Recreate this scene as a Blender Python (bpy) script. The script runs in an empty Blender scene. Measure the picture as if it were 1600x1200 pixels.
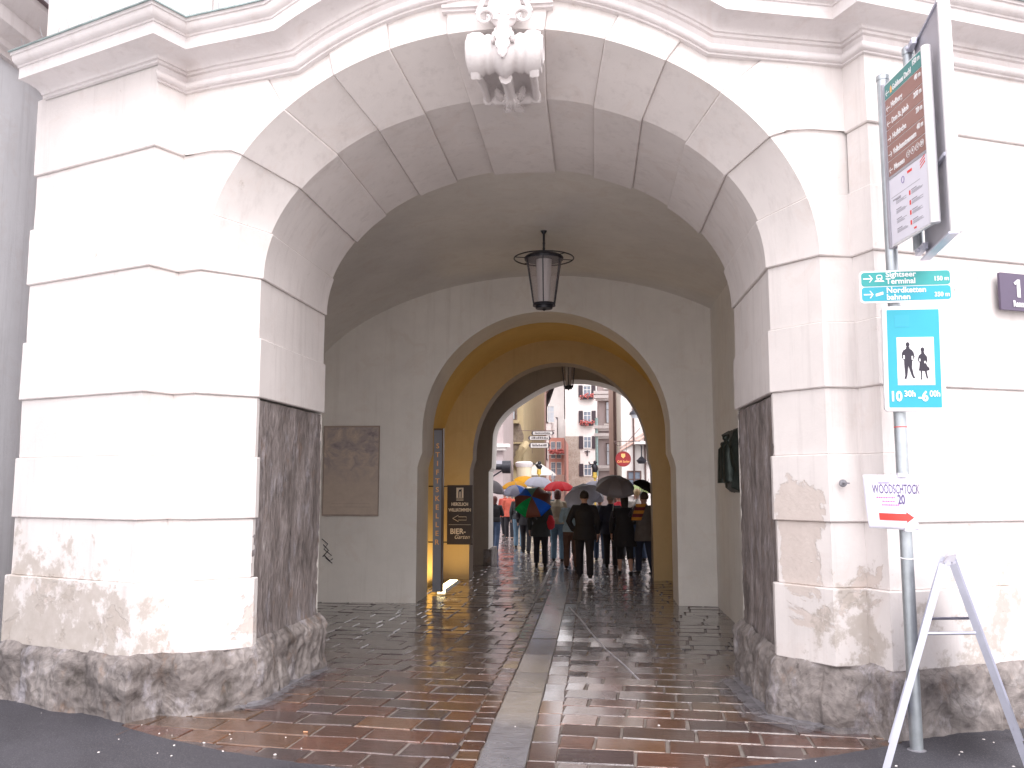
import bpy, bmesh, math, random
import numpy as np
from mathutils import Vector, Matrix, noise
R = math.radians
random.seed(11)
SC = bpy.context.scene
COL = SC.collection
# ------------------------------------------------------------ camera
FPX, CAMH = 1370.0, 1.75                       # focal length in pixels of a 1600 px wide picture
PITCH = math.atan(158 / FPX)
YAW = math.atan(125 / FPX * math.cos(PITCH))
cam = bpy.data.cameras.new('camera'); camo = bpy.data.objects.new('camera', cam); COL.objects.link(camo)
cam.sensor_width = 36; cam.lens = 36 * FPX / 1600; cam.clip_end = 2000; cam.clip_start = .05
camo.location = (0, 0, CAMH); camo.rotation_euler = (R(90) + PITCH, 0, YAW)
SC.camera = camo
SC.render.resolution_x, SC.render.resolution_y = 1024, 768
# ------------------------------------------------------------ sky, sun, exposure
SUN_EL, SUN_AZ = 50.0, 158.0                   # azimuth clockwise from +Y (sun behind the camera, to its right)
w = bpy.data.worlds.new('World'); SC.world = w; w.use_nodes = True
nt = w.node_tree; bg = nt.nodes['Background']
sky = nt.nodes.new('ShaderNodeTexSky'); sky.sky_type = 'NISHITA'; sky.sun_disc = False
sky.sun_elevation = R(SUN_EL); sky.sun_rotation = R(SUN_AZ); sky.dust_density = 4; sky.air_density = 1
hs = nt.nodes.new('ShaderNodeHueSaturation'); hs.inputs['Saturation'].default_value = .18
nt.links.new(sky.outputs[0], hs.inputs['Color'])
tn = nt.nodes.new('ShaderNodeMix'); tn.data_type = 'RGBA'; tn.blend_type = 'MULTIPLY'; tn.inputs[0].default_value = 1
tn.inputs[7].default_value = (1.0, .966, .985, 1)
nt.links.new(hs.outputs[0], tn.inputs[6]); ov = nt.nodes.new('ShaderNodeMix'); ov.data_type = 'RGBA'; ov.inputs[0].default_value = .65; ov.inputs[7].default_value = (8.6, 8.28, 8.45, 1)   # overcast veil
nt.links.new(tn.outputs[2], ov.inputs[6]); nt.links.new(ov.outputs[2], bg.inputs[0]); bg.inputs[1].default_value = .15
sl = bpy.data.lights.new('sun', 'SUN'); sl.energy = .55; sl.angle = R(45); sl.color = (1, .965, .95)
so = bpy.data.objects.new('sun', sl); COL.objects.link(so)
sd = Vector((math.sin(R(SUN_AZ)) * math.cos(R(SUN_EL)), math.cos(R(SUN_AZ)) * math.cos(R(SUN_EL)), math.sin(R(SUN_EL))))
so.rotation_euler = sd.to_track_quat('Z', 'Y').to_euler(); so.location = sd * 50
SC.view_settings.view_transform = 'Standard'; SC.view_settings.look = 'None'
SC.view_settings.exposure = 1.22; SC.view_settings.gamma = 1
SC.render.engine = 'CYCLES'
SC.cycles.max_bounces = 8; SC.cycles.diffuse_bounces = 6
# ------------------------------------------------------------ measuring helpers (pixels of the 1600x1200 photograph)
_f = np.array([-math.sin(YAW) * math.cos(PITCH), math.cos(YAW) * math.cos(PITCH), math.sin(PITCH)])
_r = np.array([math.cos(YAW), math.sin(YAW), 0.]); _u = np.cross(_r, _f)
def at(px, py, y):
    d = _f + _r * (px - 800) / FPX + _u * (600 - py) / FPX
    d = d * (y / d[1]); return Vector((d[0], d[1], d[2] + CAMH))
def onground(px, py, z=0.):
    d = _f + _r * (px - 800) / FPX + _u * (600 - py) / FPX
    d = d * ((z - CAMH) / d[2]); return Vector((d[0], d[1], z))
def PX(px, y): return at(px, 758, y).x
def PZ(py, y, px=900): return at(px, py, y).z
def gz(y):                                      # the ground falls gently towards the passage
    return .07 if y < 6.6 else (.07 * (1 - (y - 6.6) / 3.4) if y < 10 else 0.)
# ------------------------------------------------------------ mesh helpers
class MB:
    def __init__(s): s.v = []; s.f = []; s.m = []; s.c = []
    def add(s, vs, fs, mi=0, col=None):
        o = len(s.v); s.v += [tuple(v) for v in vs]
        for f in fs: s.f.append(tuple(i + o for i in f)); s.m.append(mi); s.c.append(col)
        return s
    def box(s, x0, x1, y0, y1, z0, z1, mi=0):
        v = [(x, y, z) for z in (z0, z1) for y in (y0, y1) for x in (x0, x1)]
        return s.add(v, [(0, 2, 3, 1), (4, 5, 7, 6), (0, 1, 5, 4), (2, 6, 7, 3), (0, 4, 6, 2), (1, 3, 7, 5)], mi)
    def grid(s, rows, mi=0, closeu=False):
        n, m = len(rows), len(rows[0]); vs = [p for r in rows for p in r]; fs = []
        for i in range(n - 1):
            for j in range(m if closeu else m - 1):
                k = (j + 1) % m
                fs.append((i * m + j, i * m + k, (i + 1) * m + k, (i + 1) * m + j))
        return s.add(vs, fs, mi)
    def tube(s, pts, rad, n=8, mi=0, caps=True, flat=1.0, ref=None):
        pts = [Vector(p) for p in pts]
        if not hasattr(rad, '__len__'): rad = [rad] * len(pts)
        rows = []; prev = ref
        for i, p in enumerate(pts):
            t = (pts[min(i + 1, len(pts) - 1)] - pts[max(i - 1, 0)]).normalized()
            a = Vector((0, 0, 1)) if prev is None else prev
            if abs(t.dot(a)) > .98: a = Vector((0, 1, 0)) if abs(t.y) < .9 else Vector((1, 0, 0))
            u = t.cross(a).normalized(); vv = u.cross(t).normalized(); prev = vv
            r = rad[i]; ru, rv = (r if hasattr(r, '__len__') else (r, r * flat))
            rows.append([p + u * math.cos(2 * math.pi * k / n) * ru + vv * math.sin(2 * math.pi * k / n) * rv for k in range(n)])
        s.grid(rows, mi, True)
        if caps:
            o = len(s.v); s.v += [tuple(q) for q in rows[0]]; s.f.append(tuple(range(o, o + n))); s.m.append(mi); s.c.append(None)
            o = len(s.v); s.v += [tuple(q) for q in rows[-1]]; s.f.append(tuple(reversed(range(o, o + n)))); s.m.append(mi); s.c.append(None)
        return s
    def rings(s, cs, n=16, mi=0, caps=True):     # horizontal ellipses: (x,y,z,rx,ry)
        rows = [[(x + rx * math.cos(2 * math.pi * k / n), y + ry * math.sin(2 * math.pi * k / n), z) for k in range(n)] for x, y, z, rx, ry in cs]
        s.grid(rows, mi, True)
        if caps:
            for r in (rows[0], rows[-1]):
                o = len(s.v); s.v += r; s.f.append(tuple(range(o, o + n))); s.m.append(mi); s.c.append(None)
        return s
    def ball(s, c, r, n=10, mi=0, sc=(1, 1, 1)):
        cs = []
        for i in range(n + 1):
            a = -math.pi / 2 + math.pi * i / n
            cs.append((c[0], c[1], c[2] + r * sc[2] * math.sin(a), max(1e-4, r * sc[0] * math.cos(a)), max(1e-4, r * sc[1] * math.cos(a))))
        return s.rings(cs, n + 4, mi, False)
    def poly(s, pts2, y0, y1, mi=0):            # extruded outline in the x,z plane (front at y0)
        n = len(pts2); o = [(x, y0, z) for x, z in pts2] + [(x, y1, z) for x, z in pts2]
        fs = [tuple(range(n - 1, -1, -1)), tuple(range(n, 2 * n))] + [(i, (i + 1) % n, n + (i + 1) % n, n + i) for i in range(n)]
        return s.add(o, fs, mi)
    def xf(s, M):
        s.v = [tuple(M @ Vector(v)) for v in s.v]; return s
    def build(s, name, mats, parent=None, smooth=None, weld=True, recalc=True):
        me = bpy.data.meshes.new(name); me.from_pydata(s.v, [], s.f)
        if not isinstance(mats, (list, tuple)): mats = [mats]
        for m in mats: me.materials.append(m)
        me.polygons.foreach_set('material_index', s.m)
        if any(c is not None for c in s.c):
            at_ = me.color_attributes.new('tone', 'FLOAT_COLOR', 'CORNER')
            k = 0
            for p, c in zip(me.polygons, s.c):
                for li in p.loop_indices: at_.data[li].color = (*(c or (.5, .5, .5)), 1)
        bm = bmesh.new(); bm.from_mesh(me)
        if weld: bmesh.ops.remove_doubles(bm, verts=bm.verts, dist=1e-5)
        if recalc: bmesh.ops.recalc_face_normals(bm, faces=bm.faces)
        if smooth:
            for f in bm.faces: f.smooth = True
            for e in bm.edges:
                if len(e.link_faces) == 2 and e.calc_face_angle(0) > R(smooth): e.smooth = False
        bm.to_mesh(me); bm.free(); me.update()
        o = bpy.data.objects.new(name, me); COL.objects.link(o)
        if parent is not None: o.parent = parent
        return o
def tag(o, label=None, cat=None, group=None, kind=None):
    if label: o['label'] = label
    if cat: o['category'] = cat
    if group: o['group'] = group
    if kind: o['kind'] = kind
    return o
def thing(name, label, cat, loc=(0, 0, 0), rz=0, group=None, rx=0):
    o = bpy.data.objects.new(name, None); COL.objects.link(o); o.location = loc; o.rotation_euler = (rx, 0, rz)
    o.empty_display_size = .1
    return tag(o, label, cat, group)
def text(name, body, size, mat, parent, x, z, y=-.012, align='LEFT', sx=1.0, bold=0.0, valign='CENTER', shear=0, rot=0, spacing=1.0):
    cu = bpy.data.curves.new(name, 'FONT'); cu.body = body; cu.size = size; cu.align_x = align; cu.align_y = valign
    cu.extrude = .0012; cu.offset = bold; cu.shear = shear; cu.resolution_u = 3; cu.space_character = spacing
    t = bpy.data.objects.new(name, cu); COL.objects.link(t)
    dg = bpy.context.evaluated_depsgraph_get(); me = bpy.data.meshes.new_from_object(t.evaluated_get(dg))
    me.transform(Matrix.Translation((x, y, z)) @ Matrix.Rotation(rot, 4, 'Y') @ Matrix.Rotation(R(90), 4, 'X') @ Matrix.Diagonal((sx, 1, 1, 1)))
    bpy.data.objects.remove(t); bpy.data.curves.remove(cu)
    me.materials.clear(); me.materials.append(mat); me.name = name
    o = bpy.data.objects.new(name, me); COL.objects.link(o)
    if parent is not None: o.parent = parent
    return o
# ------------------------------------------------------------ materials
def newmat(name):
    m = bpy.data.materials.new(name); m.use_nodes = True; nt = m.node_tree
    return m, nt, nt.nodes['Principled BSDF']
def N(nt, t, **k):
    n = nt.nodes.new(t)
    for a, b in k.items():
        if a.startswith('i_'): n.inputs[a[2:].replace('_', ' ')].default_value = b
        else: setattr(n, a, b)
    return n
def coords(nt, scale=(1, 1, 1), obj=False):
    if obj:
        tc = N(nt, 'ShaderNodeTexCoord'); s = tc.outputs['Object']
    else:
        g = N(nt, 'ShaderNodeNewGeometry'); s = g.outputs['Position']
    mp = N(nt, 'ShaderNodeMapping'); mp.inputs['Scale'].default_value = scale
    nt.links.new(s, mp.inputs[0]); return mp.outputs[0]
def noi(nt, co, scale, detail=5, rough=.6, dist=0.):
    n = N(nt, 'ShaderNodeTexNoise'); n.inputs['Scale'].default_value = scale; n.inputs['Detail'].default_value = detail
    n.inputs['Roughness'].default_value = rough; n.inputs['Distortion'].default_value = dist
    nt.links.new(co, n.inputs['Vector']); return n.outputs['Fac']
def ramp(nt, fac, lo, hi, a=(0, 0, 0), b=(1, 1, 1), mode='LINEAR'):
    r = N(nt, 'ShaderNodeValToRGB'); r.color_ramp.interpolation = mode
    r.color_ramp.elements[0].position = lo; r.color_ramp.elements[1].position = hi
    r.color_ramp.elements[0].color = (*a, 1); r.color_ramp.elements[1].color = (*b, 1)
    nt.links.new(fac, r.inputs[0]); return r.outputs[0]
def mix(nt, fac, a, b, mode='MIX'):
    m = N(nt, 'ShaderNodeMix'); m.data_type = 'RGBA'; m.blend_type = mode
    for s, k in ((fac, 0), (a, 6), (b, 7)):
        if hasattr(s, 'is_output'): nt.links.new(s, m.inputs[k])
        elif k == 0: m.inputs[0].default_value = s
        else: m.inputs[k].default_value = (*s, 1)
    return m.outputs[2]
def math_(nt, op, a, b=0.):
    m = N(nt, 'ShaderNodeMath'); m.operation = op
    for s, k in ((a, 0), (b, 1)):
        if hasattr(s, 'is_output'): nt.links.new(s, m.inputs[k])
        else: m.inputs[k].default_value = s
    return m.outputs[0]
def bump(nt, b, h, strength=.3, dist=.01):
    n = N(nt, 'ShaderNodeBump'); n.inputs['Strength'].default_value = strength; n.inputs['Distance'].default_value = dist
    nt.links.new(h, n.inputs['Height']); nt.links.new(n.outputs[0], b.inputs['Normal'])
def zfac(nt, z0, z1):                           # 1 below z0, 0 above z1
    g = N(nt, 'ShaderNodeNewGeometry'); s = N(nt, 'ShaderNodeSeparateXYZ'); nt.links.new(g.outputs['Position'], s.inputs[0])
    m = N(nt, 'ShaderNodeMapRange'); m.inputs[1].default_value = z0; m.inputs[2].default_value = z1; m.inputs[3].default_value = 1; m.inputs[4].default_value = 0
    nt.links.new(s.outputs[2], m.inputs[0]); return m.outputs[0]
def simple(name, col, rough=.6, metal=0., var=.12, scale=8., bmp=.1, bd=.004, stretch=(1, 1, 1), obj=True, spec=None):
    m, nt, b = newmat(name); co = coords(nt, stretch, obj)
    f = noi(nt, co, scale); c = mix(nt, ramp(nt, f, .3, .7), [x * (1 - var) for x in col], [min(1, x * (1 + var)) for x in col])
    nt.links.new(c, b.inputs['Base Color']); b.inputs['Roughness'].default_value = rough; b.inputs['Metallic'].default_value = metal
    if bmp: bump(nt, b, noi(nt, co, scale * 6), bmp, bd)
    return m
def mat_plaster(name, base, dirt, wear=True):
    m, nt, b = newmat(name); co = coords(nt)
    c = mix(nt, ramp(nt, noi(nt, co, 1.1, 6, .65), .35, .68), base, [x * .88 for x in base])
    c = mix(nt, math_(nt, 'MULTIPLY', ramp(nt, noi(nt, co, 2.7, 8, .7, .6), .54, .62), .35), c, [x * y for x, y in zip(base, (.86, .81, .78))])
    st = coords(nt, (6, 6, .35))                 # rain streaks
    c = mix(nt, math_(nt, 'MULTIPLY', ramp(nt, noi(nt, st, 1.6, 6, .7), .52, .8), .40), c, dirt)
    h = noi(nt, co, 35, 5, .6)
    if wear:
        low = zfac(nt, .75, 1.75)
        def spot(c, r, k):
            g = N(nt, 'ShaderNodeNewGeometry'); d = N(nt, 'ShaderNodeVectorMath'); d.operation = 'DISTANCE'; nt.links.new(g.outputs['Position'], d.inputs[0]); d.inputs[1].default_value = c
            m = N(nt, 'ShaderNodeMapRange'); m.inputs[1].default_value = r * .4; m.inputs[2].default_value = r; m.inputs[3].default_value = k; m.inputs[4].default_value = 0; nt.links.new(d.outputs['Value'], m.inputs[0]); return m.outputs[0]
        worn = math_(nt, 'ADD', math_(nt, 'ADD', spot((1.52, 6.6, 1.62), .42, .22), spot((1.50, 6.65, 1.2), .35, .17)), math_(nt, 'ADD', spot((1.98, 6.4, 1.1), .35, .12), spot((2.05, 6.35, 1.75), .2, .15)))
        dirty = math_(nt, 'ADD', spot((-4.5, 6.75, .75), .95, .24), spot((-3.6, 6.4, .75), .6, .15))
        dirty = math_(nt, 'ADD', dirty, math_(nt, 'ADD', spot((1.9, 6.5, .8), .5, .14), spot((2.9, 6.6, .7), .9, .13)))
        n2 = noi(nt, co, 2.2, 9, .68, .4)
        pm = ramp(nt, math_(nt, 'ADD', worn, math_(nt, 'ADD', n2, math_(nt, 'MULTIPLY', low, .16))), .735, .75)
        rough_c = mix(nt, noi(nt, co, 14, 6), (.50, .43, .39), (.66, .58, .54))
        c = mix(nt, math_(nt, 'MULTIPLY', pm, .85), c, rough_c)
        n3 = noi(nt, co, 5, 8, .7)
        sp = ramp(nt, math_(nt, 'ADD', dirty, math_(nt, 'ADD', n3, math_(nt, 'MULTIPLY', zfac(nt, .5, 1.1), .10))), .66, .74)
        c = mix(nt, math_(nt, 'MULTIPLY', sp, .8), c, mix(nt, noi(nt, co, 11, 6), (.34, .29, .24), (.56, .51, .48)))
        h = math_(nt, 'SUBTRACT', math_(nt, 'MULTIPLY', h, .25), math_(nt, 'MULTIPLY', pm, math_(nt, 'ADD', .5, math_(nt, 'MULTIPLY', noi(nt, co, 40, 6), .7))))
    nt.links.new(c, b.inputs['Base Color']); b.inputs['Roughness'].default_value = .85
    bump(nt, b, h, .5 if wear else .25, .012); return m
def mat_rock(name, cols, scale=5., streak=(1, 1, 1), white=.3, bd=.03):
    m, nt, b = newmat(name); co = coords(nt, streak)
    f = noi(nt, co, scale, 9, .72, .5)
    r = N(nt, 'ShaderNodeValToRGB'); nt.links.new(f, r.inputs[0])
    els = r.color_ramp.elements; els[0].position = .3; els[0].color = (*cols[0], 1); els[1].position = .72; els[1].color = (*cols[-1], 1)
    for i, c in enumerate(cols[1:-1]): e = els.new(.3 + .42 * (i + 1) / (len(cols) - 1)); e.color = (*c, 1)
    c = r.outputs[0]
    vo = N(nt, 'ShaderNodeTexVoronoi'); vo.inputs['Scale'].default_value = scale * 5.5; nt.links.new(co, vo.inputs['Vector'])
    c = mix(nt, .35, c, ramp(nt, vo.outputs['Distance'], .1, .8, (.3, .3, .3), (.75, .74, .72)), 'SOFT_LIGHT')
    c2 = coords(nt, (1.6, 1.6, 1))
    c = mix(nt, math_(nt, 'MULTIPLY', ramp(nt, noi(nt, c2, 3.1, 8, .7), .57, .70), .45), c, (.22, .115, .055))
    v2 = N(nt, 'ShaderNodeTexVoronoi'); v2.feature = 'DISTANCE_TO_EDGE'; v2.inputs['Scale'].default_value = scale * 1.15
    wv = N(nt, 'ShaderNodeVectorMath'); wv.operation = 'ADD'; nzc = N(nt, 'ShaderNodeTexNoise'); nzc.inputs['Scale'].default_value = 6; nt.links.new(co, nzc.inputs['Vector']); sc_ = N(nt, 'ShaderNodeVectorMath'); sc_.operation = 'SCALE'; sc_.inputs['Scale'].default_value = .35
    nt.links.new(nzc.outputs['Color'], sc_.inputs[0]); nt.links.new(co, wv.inputs[0]); nt.links.new(sc_.outputs[0], wv.inputs[1]); nt.links.new(wv.outputs[0], v2.inputs['Vector'])
    crack = ramp(nt, v2.outputs['Distance'], .0, .05)
    c = mix(nt, math_(nt, 'MULTIPLY', math_(nt, 'SUBTRACT', 1., crack), .35 if white > .5 else .15), c, (.06, .048, .042))
    c3 = coords(nt, (1, 1, .5))
    c = mix(nt, math_(nt, 'MULTIPLY', ramp(nt, noi(nt, c3, 4.3, 8, .72), .54, .68), white), c, (.50, .48, .53))
    c = mix(nt, math_(nt, 'MULTIPLY', ramp(nt, noi(nt, co, 9, 8, .75), .6, .7), .6), c, (.03, .022, .02))
    nt.links.new(c, b.inputs['Base Color']); b.inputs['Roughness'].default_value = .8
    bump(nt, b, math_(nt, 'ADD', f, math_(nt, 'MULTIPLY', vo.outputs['Distance'], .4)), .9, bd); return m
M = {}
M['plaster'] = mat_plaster('facade_plaster', (.745, .70, .685), (.40, .36, .35))
M['plaster_trim'] = mat_plaster('cornice_plaster', (.74, .70, .70), (.46, .41, .39), False)
M['plaster_ring'] = mat_plaster('arch_plaster', (.66, .61, .60), (.42, .36, .35), False)
M['rock'] = mat_rock('plinth_stone', [(.07, .058, .052), (.18, .158, .152), (.27, .24, .23), (.38, .35, .345)], 3.0, white=.55)
M['jambstone'] = mat_rock('jamb_stone', [(.07, .06, .058), (.17, .145, .14), (.26, .225, .22), (.42, .385, .385)], 3., (1.7, 1.7, .62), .5, .022)
M['inner'] = mat_plaster('chamber_plaster', (.80, .765, .72), (.58, .53, .48), False)
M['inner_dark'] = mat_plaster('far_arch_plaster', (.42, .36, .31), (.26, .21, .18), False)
M['yellow'] = mat_plaster('yellow_plaster', (.68, .48, .18), (.50, .33, .13), False)
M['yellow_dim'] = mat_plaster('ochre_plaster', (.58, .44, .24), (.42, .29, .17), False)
M['flash'] = simple('weathered_copper', (.30, .38, .38), .5, .4, .3)
M['steel'] = simple('galvanised_steel', (.46, .50, .53), .42, .75, .12, 12)
M['alu'] = simple('aluminium', (.50, .51, .60), .38, .55, .06, 10, .04)
M['iron'] = simple('black_iron', (.035, .035, .045), .45, .5, .3, 20)
M['asphalt'] = None
def mat_asphalt():
    m, nt, b = newmat('wet_asphalt'); co = coords(nt)
    big = noi(nt, co, .9, 6, .6, .4); f = noi(nt, co, 90, 4, .7)
    c = mix(nt, ramp(nt, big, .35, .7), (.042, .041, .052), (.078, .075, .09))
    c = mix(nt, math_(nt, 'MULTIPLY', ramp(nt, f, .54, .66), .75), c, (.19, .185, .20))
    c = mix(nt, math_(nt, 'MULTIPLY', ramp(nt, noi(nt, co, 28, 6, .8), .58, .66), .55), c, (.13, .125, .14))
    nt.links.new(c, b.inputs['Base Color'])
    nt.links.new(ramp(nt, big, .4, .62, (.5, .5, .5), (.72, .72, .72)), b.inputs['Roughness'])
    bump(nt, b, math_(nt, 'ADD', math_(nt, 'MULTIPLY', noi(nt, co, 120, 3, .7), .5), noi(nt, co, 4, 3)), .9, .02); return m
M['asphalt'] = mat_asphalt()
def mat_slab():
    m, nt, b = newmat('wet_porphyry'); co = coords(nt)
    a = N(nt, 'ShaderNodeAttribute'); a.attribute_name = 'tone'
    f = noi(nt, co, 7, 8, .7, .6)
    c = mix(nt, ramp(nt, f, .3, .7, (.6, .6, .6), (1.3, 1.3, 1.3)), a.outputs['Color'], a.outputs['Color'])
    c = mix(nt, 1., a.outputs['Color'], ramp(nt, f, .3, .72, (.62, .6, .6), (1.25, 1.2, 1.15)), 'MULTIPLY')
    wet = noi(nt, co, 1.7, 6, .62, .8)
    # pale dust and cement haze beside the piers
    nt.links.new(c, b.inputs['Base Color'])
    nt.links.new(ramp(nt, wet, .42, .68, (.07, .07, .07), (.34, .34, .34)), b.inputs['Roughness'])
    b.inputs['Specular IOR Level'].default_value = .8; b.inputs['IOR'].default_value = 1.62
    rp = noi(nt, coords(nt, (1, 3.2, 1)), 8.5, 5, .62, .9)
    b.inputs['Coat Weight'].default_value = 1; b.inputs['Coat Roughness'].default_value = .13; b.inputs['Coat IOR'].default_value = 1.4
    bump(nt, b, math_(nt, 'ADD', math_(nt, 'MULTIPLY', rp, 1.0), math_(nt, 'MULTIPLY', noi(nt, co, 45, 4, .6), .16)), .62, .020); return m
M['slab'] = mat_slab()
M['mortar'] = simple('joint_mortar', (.19, .165, .15), .55, 0, .25, 14, .4, .004, obj=False)
M['granite'] = simple('wet_granite', (.17, .175, .20), .2, 0, .22, 5, .45, .005, (1, .6, 1), False)
M['granite'].node_tree.nodes['Principled BSDF'].inputs['Coat Weight'].default_value = 1
M['granite'].node_tree.nodes['Principled BSDF'].inputs['Coat Roughness'].default_value = .1
M['cement'] = simple('pale_cement_crust', (.23, .225, .25), .5, 0, .3, 12, .6, .006, obj=False)
def mat_crust():
    m, nt, b = newmat('soft_cement_crust'); co = coords(nt); a = N(nt, 'ShaderNodeAttribute'); a.attribute_name = 'tone'
    c = mix(nt, noi(nt, co, 9, 6), (.15, .145, .16), (.30, .29, .32)); nt.links.new(c, b.inputs['Base Color']); b.inputs['Roughness'].default_value = .45
    bump(nt, b, noi(nt, co, 40, 5), .5, .006)
    f = math_(nt, 'ADD', a.outputs['Fac'], math_(nt, 'SUBTRACT', noi(nt, co, 5, 8, .7), .5)); al = ramp(nt, f, .42, 1.05)
    tr = nt.nodes.new('ShaderNodeBsdfTransparent'); ms = nt.nodes.new('ShaderNodeMixShader'); out = [q for q in nt.nodes if q.type == 'OUTPUT_MATERIAL'][0]
    nt.links.new(al, ms.inputs[0]); nt.links.new(tr.outputs[0], ms.inputs[1]); nt.links.new(b.outputs[0], ms.inputs[2]); nt.links.new(ms.outputs[0], out.inputs[0]); return m
M['crust'] = mat_crust()
M['white'] = simple('white_enamel', (.80, .80, .82), .35, 0, .03, 5, 0)
M['signback'] = simple('sign_grey', (.40, .39, .44), .4, .3, .1, 3, 0)
M['turq'] = simple('turquoise_enamel', (.022, .36, .47), .3, 0, .07, 2, 0)
M['teal'] = simple('teal_enamel', (.03, .33, .33), .35, 0, .05, 3, 0)
M['tealdk'] = simple('dark_teal_enamel', (.05, .23, .22), .35, 0, .05, 3, 0)
M['brown'] = simple('brown_enamel', (.27, .13, .11), .35, 0, .05, 3, 0)
M['plum'] = simple('plum_enamel', (.10, .075, .13), .4, 0, .08, 3, 0)
M['black'] = simple('black_paint', (.02, .015, .03), .5, 0, .1, 3, 0)
M['red'] = simple('red_print', (.75, .05, .04), .5, 0, .1, 3, 0)
M['pink'] = simple('magenta_print', (.70, .18, .42), .6, 0, .05, 3, 0)
M['lilac'] = simple('violet_print', (.25, .20, .40), .6, 0, .05, 3, 0)
M['greyprint'] = simple('grey_print', (.34, .33, .38), .6, 0, .05, 3, 0)
M['paper'] = simple('damp_paper', (.74, .73, .82), .6, 0, .03, 4, .1)
M['gold'] = simple('gold_lettering', (.90, .48, .18), .4, .2, .1, 4, 0)
M['cream'] = simple('cream_lettering', (.72, .62, .50), .5, 0, .05, 4, 0)
# ============================================================ the gate building
gate = thing('gate_building', 'white rusticated gate building with a wide archway and vaulted passage', 'building', (-.66, 6.6, 0))
def part(name, mb, mat, smooth=35, parent=None, label=None):
    p = parent or gate
    if p is gate: mb.xf(Matrix.Translation((.66, -6.6, 0)))
    o = mb.build(name, mat, p, smooth)
    if label: o['label'] = label
    return o
V3 = Vector
def fy(x): return 6.11 + .063 * (x + .67) ** 2
LP = [(-4.64, 9.6), (-4.70, 6.85), (-3.36, 6.29), (-3.24, 6.53), (-3.03, 6.46), (-2.67, 6.79), (-2.62, 8.35)]
RP = [(5.2, 7.66), (3.3, 6.86), (2.02, 6.32), (1.93, 6.52), (1.68, 6.46), (1.38, 6.81), (1.36, 8.35)]
REFP = V3((-.66, 2, 2))
def resample(pl, step):
    out = [V3(pl[0])]
    for a, b in zip(pl[:-1], pl[1:]):
        a, b = V3(a), V3(b); n = max(1, int(round((b - a).length / step)))
        for i in range(1, n + 1): out.append(a.lerp(b, i / n))
    return out
def resn(pl, n):
    pl = [V3(p) for p in pl]; L = [0]
    for a, b in zip(pl[:-1], pl[1:]): L.append(L[-1] + (b - a).length)
    out = []
    for i in range(n):
        d = L[-1] * i / (n - 1); k = 0
        while k < len(L) - 2 and L[k + 1] < d: k += 1
        out.append(pl[k].lerp(pl[k + 1], (d - L[k]) / max(1e-9, L[k + 1] - L[k])))
    return out
def offset_grid(rows, p, wob=.0035, sgn=None):
    n, m = len(rows), len(rows[0]); out = []; nrm = []
    for i in range(n):
        ro = []; nn = []
        for j in range(m):
            P = rows[i][j]; tv = rows[min(i + 1, n - 1)][j] - rows[max(i - 1, 0)][j]
            ns = []
            for a, b in ((j - 1, j), (j, j + 1)):
                if a >= 0 and b < m:
                    c = (rows[i][b] - rows[i][a]).cross(tv)
                    if c.length > 1e-9: ns.append(c.normalized())
            if len(ns) == 2:
                s = ns[0] + ns[1]; k = 1 + ns[0].dot(ns[1]); nv = s / max(k, .5)
            else: nv = ns[0]
            nv = nv * sgn
            q = noise.noise(P * 2.3) * wob + noise.noise(P * 9) * wob * .4
            ro.append(P + nv * (p + q)); nn.append(nv)
        out.append(ro); nrm.append(nn)
    return out, nrm
def block(mb, rows, p, side, back=.045):
    """a course or voussoir: face grid pushed out by p, with its two bed faces"""
    sgn = side
    g, nr = offset_grid(rows, p, sgn=sgn)
    def soft(row, nrow, other):
        return [a + (b - a).normalized() * .0 - n * back for a, n, b in zip(row, nrow, other)]
    e = .007
    first = [a - n * e for a, n in zip(g[0], nr[0])]; last = [a - n * e for a, n in zip(g[-1], nr[-1])]
    g2 = [[a + (b - a).normalized() * e for a, b in zip(g[0], g[1])]] + g[1:-1] + [[a + (b - a).normalized() * e for a, b in zip(g[-1], g[-2])]]
    full = [soft(g[0], nr[0], g[1]), first] + g2 + [last, soft(g[-1], nr[-1], g[-2])]
    mb.grid(full)
PRJ = .021
LEV = [.50, 1.03, 1.49, 1.97, 2.45, 2.93, 3.42]
for side, PL in ((1, LP), (-1, RP)):
    mb = MB()
    for k in range(6):
        z0, z1 = LEV[k], LEV[k + 1]; p = PRJ if k % 2 == 0 else 0
        if k == 0: p = PRJ + .015
        pl = PL if z0 > 2.4 else PL[:6] + [tuple(np.array(PL[5]) + .05 * (np.array(PL[6]) - PL[5]) / 1.5)]
        pl = resample([(x, y, 0) for x, y in pl], .10)
        rows = [[V3((q.x, q.y, z0 + (z1 - z0) * i / 5)) for q in pl] for i in range(6)]
        if z1 in (1.97, 1.03, 2.93): rows[-1] = [v + V3((0, 0, 0)) for v in rows[-1]]
        block(mb, rows, p, side)
    pl = resample([(x, y, 0) for x, y in PL[:4]], .10)
    for z0, z1, p in ((3.42, 3.90, PRJ), (3.90, 4.37, 0), (4.37, 5.045, PRJ)):
        block(mb, [[V3((q.x, q.y, z0 + (z1 - z0) * i / 5)) for q in pl] for i in range(6)], p, side)
    pl = resample([(x, y, 0) for x, y in PL[:5]], .2)
    g = [[V3((q.x, q.y + .01, z)) for q in pl] for z in (4.9, 6.5, 9.)]
    mb.grid(g)
    part('pier_masonry', mb, M['plaster'])
# upper wall over the arch
mb = MB(); xs = [-3.24 + 5.17 * i / 24 for i in range(25)]
mb.grid([[V3((x, fy(x) + .03, z)) for x in xs] for z in (5.2, 7, 9)]); part('upper_wall', mb, M['plaster_trim'])
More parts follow.
